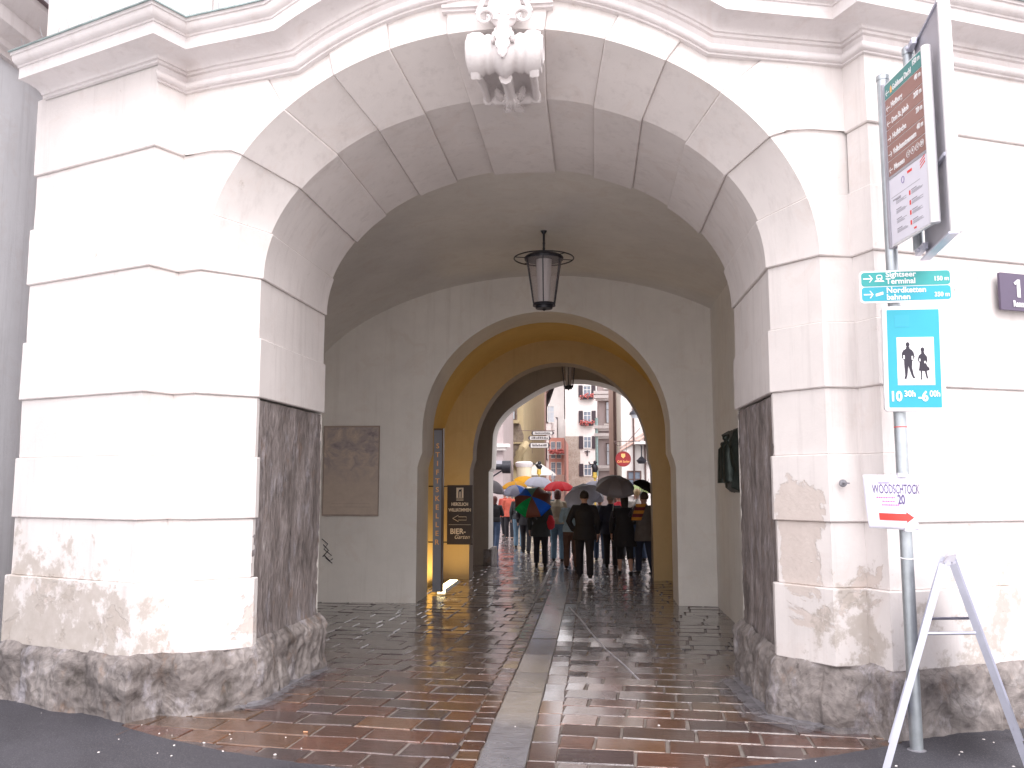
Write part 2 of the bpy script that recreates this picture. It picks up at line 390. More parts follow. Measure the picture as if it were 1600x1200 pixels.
# voussoirs: ellipse angle from the springing
Z0 = 3.42
def Dp(t, s): x = -.675 - s * 2.355 * math.cos(t); return V3((x, fy(x), Z0 + 1.69 * math.sin(t)))
def Ep(t, s): return V3((-.645 - s * 2.025 * math.cos(t), 6.80, Z0 + 1.46 * math.sin(t)))
def Fp(t, s): return V3((-.63 - s * 1.99 * math.cos(t), 8.35, Z0 + 1.43 * math.sin(t)))
def eye(x): return 5.33 - .19 * (x + .665) ** 2
def eyel(x0, x1): return [(x0 + (x1 - x0) * i / 6, eye(x0 + (x1 - x0) * i / 6) + .05) for i in range(7)]
OUTL = [[(-3.30, 3.42), (-3.30, 3.90)], [(-3.30, 3.90), (-3.30, 4.37), (-2.84, 4.38)], [(-2.84, 4.38), (-3.30, 4.37), (-3.30, 4.93), (-2.5, 4.93)],
        [(-2.5, 4.93), (-2.2, 4.93)] + eyel(-2.15, -1.97), eyel(-1.97, -1.51), eyel(-1.51, -1.03)]
OUTR = [[(1.985, 3.42), (1.985, 3.90)], [(1.985, 3.90), (1.985, 4.38), (1.60, 4.40)], [(1.60, 4.40), (1.985, 4.38), (1.985, 4.93), (1.33, 4.93)],
        [(1.33, 4.93), (.87, 4.93)] + eyel(.83, .70), eyel(.70, .25), eyel(.25, -.28)]
TJ = [0, 15, 31.5, 45.5, 58, 70, 81.2]
def vous(mb, ts, outer, s, p, nf=9, nr_=5, nv=8):
    n = len(ts); O = resn([(x, 0, z) for x, z in outer], n); rows = []
    for t, o in zip(ts, O):
        d, e, f = Dp(t, s), Ep(t, s), Fp(t, s); r = []
        for k in range(nf):
            q = o.lerp(V3((d.x, 0, d.z)), k / nf); r.append(V3((q.x, fy(q.x), q.z)))
        for k in range(nr_): r.append(d.lerp(e, k / nr_))
        for k in range(nv + 1): r.append(e.lerp(f, k / nv))
        rows.append(r)
    block(mb, rows, p, s)
for s, OUT in ((1, OUTL), (-1, OUTR)):
    mb = MB()
    for k in range(6):
        ts = [R(TJ[k] + (TJ[k + 1] - TJ[k]) * i / 10) for i in range(11)]
        vous(mb, ts, OUT[k], s, PRJ if k % 2 == 0 else 0)
    part('arch_voussoirs', mb, M['plaster'], 9)
# keystone slab
mb = MB()
ts = [R(81.2 + 17.6 * i / 10) for i in range(11)]
vous(mb, ts, [(-1.04 + .76 * i / 8, eye(-1.04 + .76 * i / 8) + .05) for i in range(9)], 1, PRJ + .01)
ks = part('keystone', mb, M['plaster'], 9)
# backing so that nothing shows between blocks
mb = MB()
for s in (1, -1):
    ts = [R(2 * i) for i in range(0, 48)]
    mb.grid([[Dp(t, s) + V3((0, .03, .03)), Ep(t, s) + V3((0, .02, .03)), Fp(t, s) + V3((0, 0, .03))] for t in ts])
part('arch_core', mb, M['plaster'])
# ------------------------------------------------------------ cornice
def sweep(mb, path, prof, i0=0, i1=None):
    rows = []
    for P, o, u in path[i0:i1]: rows.append([P + o * d + u * r for d, r in prof])
    mb.grid(rows)
cpath = []                                      # plan part, eyebrow part, plan part
pts = [V3((x, y, 4.88)) for x, y in LP[1:4]]
eyx = [-2.2 + 3.07 * i / 40 for i in range(41)]
pts += [V3((-2.9, fy(-2.9), 4.88)), V3((-2.5, fy(-2.5), 4.88))]
ie0 = len(pts)
pts += [V3((x, fy(x), eye(x) - (eye(-2.2) - 4.88) * 0)) for x in eyx]
for q in pts[ie0:]: q.z = eye(q.x) + .01
pts += [V3((1.2, fy(1.2), 4.88)), V3((1.6, fy(1.6), 4.88))]
pts += [V3((x, y, 4.88)) for x, y in reversed(RP[:4])]
def frames(pts):
    out = []
    for i, P in enumerate(pts):
        os_, us = [], []
        for a, b in ((i - 1, i), (i, i + 1)):
            if a < 0 or b >= len(pts): continue
            d = pts[b] - pts[a]
            h = V3((d.x, d.y, 0)).normalized(); o = V3((h.y, -h.x, 0)); d = d.normalized()
            u = o.cross(d); u = -u if u.z < 0 else u
            os_.append(o); us.append(u)
        if len(os_) == 2:
            o = (os_[0] + os_[1]) / (1 + os_[0].dot(os_[1])); u = (us[0] + us[1]) / (1 + us[0].dot(us[1])); u.z = max(u.z, .6)
        else: o, u = os_[0], us[0]
        out.append((P, o, u))
    return out
pts[0] = pts[0].lerp(pts[1], .07)
cpath = frames(pts)
def arc(cx, cy, r, a0, a1, n): return [(cx + r * math.cos(R(a0 + (a1 - a0) * i / n)), cy + r * math.sin(R(a0 + (a1 - a0) * i / n))) for i in range(n + 1)]
ROLL = [(-.02, 0), (.048, 0), (.048, .014), (.060, .014)] + arc(.060, .044, .030, -90, 90, 8) + [(.05, .074), (.05, .082), (.03, .086), (.03, .15)]
UPP = [(.03, .14), (.055, .145), (.055, .165), (.075, .168)] + [(.075 + .19 * (1 - math.cos(R(a))), .168 + .055 * math.sin(R(a))) for a in (10, 25, 40, 55, 70, 85)] + \
      [(.265, .222), (.28, .222), (.28, .315), (.292, .317), (.296, .33)] + [(.296 + .055 * math.sin(R(a)), .33 + .06 * (1 - math.cos(R(a)))) for a in (20, 40, 60, 80, 90)] + [(.365, .392), (.365, .415), (.372, .417)]
FL = [(.365, .416), (.385, .412), (.385, .422), (.20, .455), (-.02, .47)]
mb = MB(); sweep(mb, cpath, ROLL, 1); sweep(mb, cpath, UPP)
P_, o_, u_ = cpath[0]
endp = [P_ + o_ * d + u_ * r for d, r in UPP + [(.385, .422), (-.02, .47), (-.02, .14)]]; mb.add(endp, [tuple(range(len(endp)))])
cor = part('cornice', mb, M['plaster_trim'], 40)
mb = MB(); sweep(mb, cpath, FL); part('cornice_flashing', mb, M['flash'], 30)
mb = MB(); random.seed(5)                      # bird spikes along the flashing
for (P, o, u), (P2, o2, u2) in zip(cpath[0:9], cpath[1:10]):
    L = (P2 - P).length; n = int(L / .045)
    for i in range(n):
        f = (i + random.random() * .5) / n; Q = P.lerp(P2, f); oo = o.lerp(o2, f)
        b = Q + oo * random.choice((.3, .24)) + V3((0, 0, .43)); t = b + oo * random.uniform(-.05, .06) + V3((random.uniform(-.02, .02), 0, random.uniform(.09, .13)))
        mb.tube([b, t], .0018, 3, caps=False)
o = part('bird_spikes', mb, M['steel'], None); o['kind'] = 'stuff'
# ------------------------------------------------------------ rough plinth and jamb stone
for side, PL in ((1, LP), (-1, RP)):
    mb = MB(); pl = resample([(x, y, 0) for x, y in PL], .022)
    L = [0]
    for a, b in zip(pl[:-1], pl[1:]): L.append(L[-1] + (b - a).length)
    random.seed(3 + side); joints = []; d = .3
    while d < L[-1]: joints.append(d); d += random.uniform(.35, .8)
    zs = [-.08] + [.0 + .0235 * i for i in range(20)] + [.465, .48, .495, .51, .525, .54]
    base = [[V3((q.x, q.y, z)) for q in pl] for z in zs]
    g, nr = offset_grid(base, 0, 0, sgn=side); rows = []
    for i, z in enumerate(zs):
        r = []
        for j in range(len(pl)):
            P = base[i][j]; nv = nr[i][j]
            off = .085 + .02 * (1 - z / .5)
            if z > .46: off = .085 - (z - .46) / .08 * .07
            dj = min([abs(L[j] - q) for q in joints]); off -= .03 * max(0, 1 - dj / .035) * (1 if z < .47 else .3)
            k = noise.noise(P * 3.1) * .042 + abs(noise.noise(P * 5.3)) * -.045 + noise.noise(P * 17) * .014 + noise.noise(P * 38) * .006
            off += k * (1 if z < .5 else .35)
            zz = z + (noise.noise(V3((L[j] * 3, 0, side))) * .025 if z > .3 else 0)
            r.append(V3((P.x, P.y, zz)) + nv * off)
        rows.append(r)
    mb.grid(rows); part('stone_plinth', mb, M['rock'], 60)
    mb = MB(); E_, F_ = np.array(PL[5]), np.array(PL[6]); D_ = np.array(PL[4])
    p0 = tuple(E_ + (D_ - E_) * .05)
    pl = resample([(*p0, 0), (*E_, 0), (*F_, 0)], .04)
    zs = [.3 + i * .0435 for i in range(50)]; base = [[V3((q.x, q.y, z)) for q in pl] for z in zs]
    g, nr = offset_grid(base, 0, 0, sgn=side); rows = []
    for i, z in enumerate(zs):
        r = []
        for j in range(len(pl)):
            P = base[i][j]; q = V3((P.x * 3, P.y * 4, P.z * 1.5))
            off = -.004 + noise.noise(q) * .014 + abs(noise.noise(P * 9)) * -.012 + noise.noise(P * 17) * .006 + noise.noise(P * 30) * .003
            if j == 0: off -= .02
            off += .06 * max(0, (.62 - z) / .32) ** 1.4
            r.append(P + nr[i][j] * off)
        rows.append(r)
    mb.grid(rows); part('jamb_stone', mb, M['jambstone'], 60)
# ------------------------------------------------------------ passage behind the arch
def opening(cx, a, al, zc0, zc1, z0, b, n=40, zb=-.1):
    L = [(cx - al, zb), (cx - al, zc0), (cx - al + (al - a) * .35, zc0 + (zc1 - zc0) * .45), (cx - a, zc1)]
    A_ = [(cx - a * math.cos(math.pi * i / n), z0 + b * math.sin(math.pi * i / n)) for i in range(n + 1)]
    Rr = [(2 * cx - x, z) for x, z in reversed(L)]
    return L + A_ + Rr
def arch_wall(name, mats, x0, x1, ztop, y0, y1, op, cx, z0, cham=0.):
    mb = MB(); n = len(op); outer = []
    for x, z in op:
        if z <= z0: outer.append((x0 if x < cx else x1, z)); continue
        dx, dz = x - cx, z - z0
        k = min([q for q in ((x0 - cx) / dx if dx < 0 else 1e9, (x1 - cx) / dx if dx > 0 else 1e9, (ztop - z0) / dz if dz > 1e-6 else 1e9)])
        outer.append((cx + dx * k, z0 + dz * k))
    def P(p, y): return V3((p[0], y, p[1]))
    mb.grid([[P(o, y0).lerp(P(q, y0), k / 6) for k in range(7)] for o, q in zip(outer, op)], 0)
    mb.grid([[P(q, y1), P(o, y1)] for o, q in zip(outer, op)], 0)
    mb.grid([[P(q, y0), P(q, (y0 + y1) / 2), P(q, y1)] for q in op], 1 if len(mats) > 1 else 0)
    return part(name, mb, mats, 30)
def vault(name, mat, x0, x1, y0, y1, cx, a, z0, b, zlow=0):
    mb = MB(); xs = [x0 + (x1 - x0) * i / 40 for i in range(41)]
    prof = [(x, z0 + b * math.sqrt(max(0, 1 - ((x - cx) / a) ** 2))) for x in xs]
    prof = [(x0, zlow - .1), (x0, prof[0][1] * .5)] + prof + [(x1, prof[-1][1] * .5), (x1, zlow - .1)]
    mb.grid([[V3((x, y0 + (y1 - y0) * i / 8, z)) for x, z in prof] for i in range(9)])
    return part(name, mb, mat, 30)
opF = opening(-.63, 2.0, 2.0, 2., 2.2, 3.42, 1.44)
arch_wall('front_wall_back', [M['inner']], -4.7, 2.2, 5.8, 8.34, 8.38, opF, -.63, 3.42)
vault('front_chamber_vault', M['inner'], -4.45, 1.80, 8.36, 13.22, -.75, 3.9, 2.65, 2.3)
op1 = opening(-.70, 1.87, 1.94, 2.02, 2.24, 2.55, 1.84)
arch_wall('inner_arch_wall', [M['inner'], M['inner']], -4.7, 2.2, 5.8, 13.2, 14.1, op1, -.70, 2.55)
vault('middle_chamber_vault', M['yellow'], -2.86, 1.62, 14.08, 16.7, -.65, 2.25, 2.2, 2.32)
op2 = opening(-.60, 1.66, 1.72, 2.02, 2.24, 2.3, 1.78)
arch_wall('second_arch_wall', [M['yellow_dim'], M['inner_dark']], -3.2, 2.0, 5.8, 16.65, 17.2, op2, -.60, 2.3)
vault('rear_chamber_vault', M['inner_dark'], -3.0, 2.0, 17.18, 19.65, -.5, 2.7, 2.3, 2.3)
op3 = [(-2.30, -.1), (-2.30, 2.05), (-2.24, 2.12), (-2.22, 2.5), (-2.20, 2.9), (-2.10, 3.16), (-1.88, 3.42), (-1.55, 3.66), (-1.20, 3.87), (-.85, 4.02), (-.45, 4.10), (0, 4.08), (.40, 3.98), (.75, 3.80), (1.02, 3.52), (1.22, 3.15), (1.33, 2.7), (1.36, 2.35), (1.42, 2.2), (1.48, 2.1), (1.48, -.1)]
_o = [V3((x, 0, z)) for x, z in op3]; _s = []
for i in range(len(_o) - 1):
    for k in range(4):
        f = k / 4; a0, a1, a2, a3 = _o[max(i - 1, 0)], _o[i], _o[i + 1], _o[min(i + 2, len(_o) - 1)]
        q = a1 * (1 - f) + a2 * f if i < 2 or i > len(_o) - 4 else .5 * ((2 * a1) + (a2 - a0) * f + (2 * a0 - 5 * a1 + 4 * a2 - a3) * f * f + (3 * a1 - a0 - 3 * a2 + a3) * f ** 3)
        _s.append((q.x, q.z))
op3 = _s + [op3[-1]]
arch_wall('street_arch_wall', [M['inner_dark'], M['inner']], -3.6, 3.4, 9., 19.6, 20.5, op3, -.38, 2.3)  # face away from the street coloured darker for shade, reveal paler for light
mb = MB(); mb.box(-4.7, 5.2, 6.75, 20.5, 8.9, 9.1); mb.box(-4.7, 5.2, 8.4, 20.4, 5.75, 5.9); part('roof_slab', mb, M['inner'], None)
mb = MB(); mb.box(5.0, 5.2, 7.6, 20.5, 0, 9); part('side_wall', mb, M['plaster_trim'], None)
mb = MB(); mb.box(-4.72, -4.6, 9.6, 20.5, 0, 9); part('side_wall', mb, M['plaster_trim'], None)
for x0, x1 in ((-2.40, -2.22), (1.42, 1.60)):
    mb = MB(); mb.box(x0, x1, 19.5, 20.6, -.02, .34); part('arch_base', mb, M['rock'], None)
# keystone console
kc = MB()
def xroll(mb, x0, x1, y, z, r, segs=None, n=20, prof=None):
    rows = []
    m = 60
    for i in range(m + 1):
        f = i / m; x = x0 + (x1 - x0) * f; rr = r * (prof(f) if prof else 1)
        rows.append([V3((x, y + rr * math.cos(2 * math.pi * k / n), z + rr * math.sin(2 * math.pi * k / n))) for k in range(n)])
    mb.grid(rows, 0, True)
    for r_ in (rows[0], rows[-1]):
        c = sum(r_, V3()) / n; mb.add([c] + r_, [(0, k + 1, (k + 1) % n + 1) for k in range(n)])
flute = lambda f: 1 + .20 * math.exp(-((f - .5) / .07) ** 2) - .13 * (math.exp(-((f - .36) / .05) ** 2) + math.exp(-((f - .64) / .05) ** 2)) + .09 * (math.exp(-((f - .12) / .09) ** 4) + math.exp(-((f - .88) / .09) ** 4)) - .08 * (math.exp(-((f - .23) / .03) ** 2) + math.exp(-((f - .77) / .03) ** 2))
XC = -.60
ax_t, ax_b = (5.98, 4.95), (6.72, 4.82)
xroll(kc, XC - .265, XC + .265, 6.05, 4.875, .145, prof=flute)
# tapering curved body from the upper to the lower volute
rows = []
for i in range(15):
    f = i / 14; y = 6.08 + .62 * f; z = 4.785 + .05 * math.sin(math.pi * f) + .01 * f; hw = .235 - .06 * f
    r = []
    for k in range(17):
        g_ = -1 + 2 * k / 16
        dz = -.028 * math.exp(-(g_ / .16) ** 2) + .02 * math.exp(-((abs(g_) - .42) / .2) ** 2) - .02 * (abs(g_) > .75)
        r.append(V3((XC + hw * g_, y, z + dz)))
    r = [V3((XC - hw, y, z + .3))] + r + [V3((XC + hw, y, z + .3))]
    rows.append(r)
kc.grid(rows)
xroll(kc, XC - .22, XC + .22, 6.66, 4.815, .05, prof=lambda f: 1 + .25 * math.exp(-((f - .5) / .12) ** 2) - .25 * (math.exp(-((f - .15) / .03) ** 2) + math.exp(-((f - .85) / .03) ** 2)))
for sx in (-1, 1): kc.tube([(XC + sx * .215, 6.0, 4.80), (XC + sx * .215, 6.02, 4.735), (XC + sx * .215, 6.06, 4.70)], [(.036, .02), (.036, .018), (.034, .014)], 10)
for sx in (-1, 1): kc.tube([(XC + sx * .2, 6.1, 4.74), (XC + sx * .195, 6.35, 4.80), (XC + sx * .19, 6.66, 4.80)], .03, 8)
kc.tube([(XC, 6.1, 4.72), (XC, 6.35, 4.76), (XC, 6.64, 4.77)], [.05, .04, .045], 8)
kc_o = part('keystone_console', kc, M['plaster_trim'], 50)
def localx(mb): return mb.xf(Matrix.Translation((.66, -6.6, 0)))
for sx in (-1, 1):                              # end faces
    mb = MB()
    x = XC + sx * .268; sp = []
    for i in range(40):
        a = i / 39 * 4.2 * math.pi; r = .125 * (1 - i / 46); sp.append((x, 6.05 + r * math.cos(a), 4.875 + r * math.sin(a)))
    mb.tube(sp, [.016 * (1 - i / 60) for i in range(40)], 6)
    x = XC + sx * .222
    mb.tube([(x, 6.66 + .028 * math.cos(a), 4.815 + .028 * math.sin(a)) for a in [i * .5 for i in range(14)]], .008, 5)
    o = localx(mb).build('volute', M['plaster_trim'], kc_o, 60)
def leaf(mb, base, tip, w, lobes=4, nrm=V3((0, -1, 0)), thick=.02, curl=.03):
    base, tip = V3(base), V3(tip); d = tip - base; sx = d.cross(nrm).normalized(); n = lobes * 6; rows = []
    for i in range(n + 1):
        f = i / n; ww = w * (math.sin(math.pi * min(1, f * .86 + .12)) ** .7) * (.72 + .28 * abs(math.sin(math.pi * lobes * f)))
        c = base + d * f + nrm * (curl * math.sin(math.pi * f) + thick)
        rows.append([c + sx * ww * k / 4 + nrm * (thick * .9 * (1 - (k / 4) ** 2) + (.006 if k % 2 == 0 else -.004)) for k in range(-4, 5)])
    mb.grid(rows)
    mb.grid([[r[0] - nrm * .03, r[0]] for r in rows]); mb.grid([[r[-1], r[-1] - nrm * .03] for r in rows])
mb = MB()
nn = V3((0, -.85, -.5)).normalized()
leaf(mb, (XC, 5.925, 5.05), (XC, 5.885, 4.76), .058, 4, V3((0, -1, -.1)).normalized(), .008, .012)
for sx, ex in ((-1, .05), (1, .05)):
    leaf(mb, (XC + sx * .03, 5.93, 5.02), (XC + sx * .075, 5.905, 4.88), .028, 3, V3((0, -1, -.1)).normalized(), .008, .01)
leaf(mb, (XC, 6.45, 4.765), (XC, 6.68, 4.75), .07, 4, V3((0, -.15, -1)).normalized(), .012, .02)
for sx in (-1, 1):
    leaf(mb, (XC + sx * .05, 6.60, 4.775), (XC + sx * .11, 6.40, 4.785), .035, 3, V3((0, -.2, -1)).normalized(), .012, .02)
    leaf(mb, (XC, 6.70, 4.79), (XC + sx * .08, 6.86, 4.80), .035, 3, V3((0, -.4, -1)).normalized(), .01, .02)
mb.ball((XC, 6.66, 4.765), .045, 8, sc=(1, 1, .8))

localx(mb).build('acanthus_leaf', M['plaster_trim'], kc_o, 50)
mb = MB()                                       # shell crest with two C scrolls above the console
for sx in (-1, 1):
    sp = []
    for i in range(30):
        a = R(-200 + i * 15); r = .078 * (1 - i / 40); sp.append((XC + sx * (.135 + r * math.cos(a)), 5.96, 5.115 - r * math.sin(a) * .9))
    mb.tube(sp, [.022 - .0005 * i for i in range(30)], 8)
    mb.tube([(XC + sx * .195, 5.98, 5.15), (XC + sx * .15, 5.97, 5.26), (XC + sx * .17, 5.97, 5.4), (XC + sx * .10, 5.98, 5.52)], [.02, .022, .024, .02], 8)
for q in range(6):                              # concentric shell ribs
    r = .03 + .021 * q
    mb.tube([(XC + r * .95 * math.cos(R(a)), 5.955 + .008 * q, 5.14 + r * math.sin(R(a)) * 1.2) for a in range(-20, 201, 15)], .0135, 6)
mb.ball((XC, 5.99, 5.2), .13, 10, sc=(.95, .35, 1.25))
mb.ball((XC, 6.02, 5.42), .15, 10, sc=(.9, .35, 1.25))
localx(mb).build('shell_crest', M['plaster_trim'], kc_o, 50)
mb = MB()
for y_, z_ in ((.062, 5.23), (.085, 5.25)):
    mb.box(-1.07, -.25, 6.12 - y_ , 6.14, z_, z_ + .022)
part('keystone_moulding', mb, M['plaster_trim'], 30)
# ------------------------------------------------------------ neighbour building at the far left
nb = thing('neighbour_building', 'grey plastered house with a rounded corner beyond the left edge of the gate', 'building', (-6.5, 8.4, 0))
def npart(name, mb, mat, sm=30): return mb.xf(Matrix.Translation((6.5, -8.4, 0))).build(name, mat, nb, sm)
XE = -5.58
M['npl'] = mat_plaster('grey_render', (.74, .76, .80), (.30, .31, .33), False)
plan = [(XE, 2.6), (XE, 5.), (XE, 7.6), (XE - .01, 7.9), (XE - .05, 8.15), (XE - .13, 8.35), (XE - .28, 8.5), (XE - .5, 8.58), (XE - 2, 8.6)]
zlow = at(33, 125, 7.95).z
mb = MB(); mb.grid([[V3((x, y, z)) for x, y in plan] for z in (0, 1.0, 2.2, 3.5, 5.0, zlow + .1)]); npart('wall', mb, M['npl'], 60)
fp = [V3((x, y, zlow)) for x, y in [(XE, 2.6), (XE, 5.), (XE, 8.25), (XE - 1, 8.3)]]
def nframes(pts):
    out = []
    for i, P in enumerate(pts):
        d = (pts[min(i + 1, len(pts) - 1)] - pts[max(i - 1, 0)]).normalized() if i in (0, len(pts) - 1) else ((pts[i + 1] - P).normalized() + (P - pts[i - 1]).normalized())
        if i in (0, len(pts) - 1): d = (pts[1] - pts[0]).normalized() if i == 0 else (pts[-1] - pts[-2]).normalized()
        k = d.length; d = d.normalized(); out.append((P, V3((d.y, -d.x, 0)) * (1.4 if 0 < k - 1.0 and i == 2 else 1), V3((0, 0, 1))))
    return out
q = nframes(fp)
mb = MB(); sweep(mb, q, [(-.02, 0), (.05, 0), (.05, .05), (.09, .07), (.09, .13), (.12, .16), (.20, .22), (.20, .36), (.24, .38), (.33, .50), (.33, .56)])
npart('cornice', mb, M['plaster_trim'], 30)
mb = MB(); sweep(mb, q, [(.33, .56), (.37, .56), (.37, .58), (-.1, .64)]); npart('flashing', mb, simple('rusty_flashing', (.14, .10, .11), .5), 30)
mb = MB(); mb.grid([[V3((p.x - .05, p.y, z)) for p in fp] for z in (zlow + .5, 9.5)]); npart('upper_wall', mb, M['npl'], 60)
mb = MB(); X2 = PX(30, 9.4); mb.box(X2 - 1.5, X2 + .8, 9.45, 9.6, 0, 6); npart('recess_wall', mb, simple('dark_red_recess', (.075, .04, .045), .8), None)
pb = MB(); xx = PX(8, 8.9)
mb = MB(); mb.rings([(xx, 8.9, 0, .16, .16), (xx, 8.9, 2.0, .15, .15)], 18); npart('column', mb, simple('pale_blue_column', (.36, .43, .52), .6), 40)
mb = MB(); mb.rings([(xx, 8.9, 2.0, .16, .16), (xx, 8.9, 2.03, .19, .19), (xx, 8.9, 2.1, .17, .17), (xx, 8.9, 2.18, .22, .22), (xx, 8.9, 2.26, .24, .24), (xx, 8.9, 2.3, .25, .25)], 18); npart('capital', mb, simple('ochre_capital', (.42, .36, .30), .8), 20)
mb = MB(); mb.box(xx - .3, xx + .26, 8.6, 9.2, 2.3, 2.6); npart('lintel', mb, simple('slate_lintel', (.10, .10, .13), .7), None)
# ============================================================ ground
random.seed(21)
def arc_y(x): return 5.27 + .123 * (x + .70) ** 2     # front edge of the stone paving
# base of the street, falling away to the horizon
mb = MB(); ys = [-300, -40, 0, 3, 5, 6.6, 8, 10, 14, 20, 40, 80, 400]; xs = [-300, -40, -8, -4, 0, 4, 8, 40, 300]
mb.grid([[V3((x, y, gz(y) - .012)) for x in xs] for y in ys])
g = mb.build('ground', M['mortar'], None, 30); g['kind'] = 'structure'
TONES = [(.105, .044, .028), (.088, .037, .026), (.068, .038, .034), (.125, .060, .032), (.075, .048, .043), (.095, .041, .029), (.058, .038, .040), (.10, .056, .034)]
def slab(mb, c, hx, hy, ang, tone, tilt=.014, gap=.008, bev=.007):
    ca, sa = math.cos(ang), math.sin(ang); z0 = gz(c[1]); tx, ty = random.gauss(0, tilt), random.gauss(0, tilt); dz = random.uniform(-.0015, .0015)
    def P(u, v, z):
        u += random.uniform(-.004, .004) * 0
        x = c[0] + u * ca - v * sa; y = c[1] + u * sa + v * ca
        return (x, y, gz(y) + z + dz + tx * u + ty * v)
    a, b = hx - gap, hy - gap; j = [random.uniform(-.006, .006) for _ in range(8)]
    sg = ((-1, -1), (1, -1), (1, 1), (-1, 1))
    lo = [P(s * a + j[k], t * b + j[k + 4], -.03) for k, (s, t) in enumerate(sg)]
    mid = [P(s * a + j[k], t * b + j[k + 4], -.008) for k, (s, t) in enumerate(sg)]
    up = [P(s * (a - bev) + j[k], t * (b - bev) + j[k + 4], 0) for k, (s, t) in enumerate(sg)]
    mb.add(lo + mid + up, [(8, 9, 10, 11)] + [(k, (k + 1) % 4, 4 + (k + 1) % 4, 4 + k) for k in range(4)] + [(4 + k, 4 + (k + 1) % 4, 8 + (k + 1) % 4, 8 + k) for k in range(4)], 0, tone)
def tone(y=6):
    t = random.choice(TONES); k = random.uniform(.95, 1.4); m_ = min(1, max(0, (y - 6.8) / 3)) * .75  # greyer and mauver with depth: the wet reflection is put into the colour
    g_ = sum(t) / 3 * 1.05
    return tuple((c * (1 - m_) + g_ * q * m_) * k for c, q in zip(t, (1.04, .93, 1.08)))
pav = MB()
def field(xa, xb, ang, y0, y1, pitch=.285, wmin=.30, wmax=.50, big=False):
    """rows of slabs between x = xa and x = xb, rows turned by ang"""
    y = y0 - .6; k = 0; ca = math.cos(ang); xm = xa if abs(xa + .5) < abs(xb + .5) else xb
    while y < y1:
        d = 0; left = xb < -.5
        L = abs(xb - xa); sgn = -1 if left else 1; u = 0
        u = 0 ; first = True
        while u < L:
            wdt = random.uniform(wmin, wmax) * (.55 if first and k % 2 else 1)
            if L - (u + wdt) < .14: wdt = L - u
            cxx = xm + sgn * (u + wdt / 2); yy = y + (cxx - xm) * math.tan(ang)
            lim = arc_y(cxx) - .16 if -3.7 < cxx < 2.4 else 6.0
            ok = yy > lim
            # keep clear of the piers
            if yy < 6.45 and not (-3.4 < cxx < 2.1): ok = False
            if ok: slab(pav, (cxx, yy), wdt / 2, pitch / 2, ang, tone(yy))
            u += wdt; first = False
        y += pitch; k += 1
field(-4.6, -.87, R(-6.5), 5.2, 13.6)
field(-.24, 2.4, R(-4.5), 5.2, 13.6)
field(-3.6, -.9, R(-4), 14.0, 21)
field(-.2, 2.4, R(-3), 14.0, 21)
field(-6.0, -.9, 0, 21.1, 46, .45, .5, .8)
field(-.2, 6.0, 0, 21.1, 46, .45, .5, .8)
y = 5.2                                          # setts on both sides of the gutter strip
while y < 46:
    h = random.uniform(.16, .24) if y < 21 else .5
    if y > arc_y(-.8) - .1: slab(pav, (-.795, y + h / 2), .078, h / 2, 0, tone(y), .02, .006)
    y += h
y = 5.2
while y < 46:
    h = random.uniform(.22, .5)
    if y > arc_y(-.4) - .1: slab(pav, (-.325, y + h / 2), .095, h / 2, 0, tone(y), .012, .005)
    y += h
o = pav.build('stone_paving', M['slab'], None, None); o['kind'] = 'structure'
mb = MB(); y = 5.42; random.seed(8)
while y < 46:
    h = random.uniform(.8, 1.3); t = random.gauss(0, .0007)
    mb.grid([[V3((-.71 + .29 * i / 4, y + (h - .006) * k / 5, gz(y + h * k / 5) + .001 + t * k - .012 * (1 - ((i - 2) / 2) ** 2) * .5)) for i in range(5)] for k in range(6)])
    y += h
mb.c = [(.23 + .02 * math.sin(i * .7), .235 + .02 * math.sin(i * .7), .265 + .02 * math.sin(i * .7)) for i in range(len(mb.f))]; mb.c = [mb.c[(i // 20) * 20] for i in range(len(mb.f))]
o = mb.build('gutter_strip', M['slab'], None, 30, weld=False); o['kind'] = 'structure'
# small edging setts along the arc
mb = MB(); x = -3.3; random.seed(4)
while x < 2.0:
    w_ = random.uniform(.13, .2); xc = x + w_ / 2; a = math.atan(.246 * (xc + .7))
    slab(mb, (xc, arc_y(xc) + .055), w_ / 2 / math.cos(a), .05, a, tone(5), .012, .006); x += w_
o = mb.build('edging_setts', M['slab'], None, None); o['kind'] = 'structure'
# asphalt: a sheet 5 mm above the setts, ending along the same arc
mb = MB(); rows = []
xs = [-300, -60, -20, -9, -6, -4.9, -4.3, -3.8, -3.4] + [-3.3 + 5.3 * i / 60 for i in range(61)] + [2.1, 2.4, 2.8, 3.4, 4.2, 6, 9, 20, 60, 300]
def edge_y(x):
    if x < -3.3: return 6.2 + min(2.4, (-3.3 - x) * .62) + .3 if x > -9 else 9
    if x > 2.0: return 6.15 + min(2.2, (x - 2.0) * .45) + .3 if x < 6 else 9
    return arc_y(x) + .012 * noise.noise(V3((x * 7, 0, 0)))
for x in xs:
    e = edge_y(x)
    rows.append([V3((x, y_, .07 + .006 + (0 if y_ > -30 else 0))) for y_ in (-300, -60, -10, 0, 3, 4.5, e - .15, e)])
mb.grid(rows); o = mb.build('asphalt', M['asphalt'], None, 30); o['kind'] = 'structure'
# unseen pale ground around and behind the camera, added to bounce light into the arch
mb = MB(); mb.grid([[V3((x, y, .079)) for x in (-60, -9, 0, 9, 60)] for y in (-60, -10, 0, 1.2, 2.4)])
o = mb.build('bounce_ground', simple('pale_bounce_ground', (.55, .52, .49), .6, 0, .12, 2, .2, .01, obj=False), None, 30); o['kind'] = 'structure'
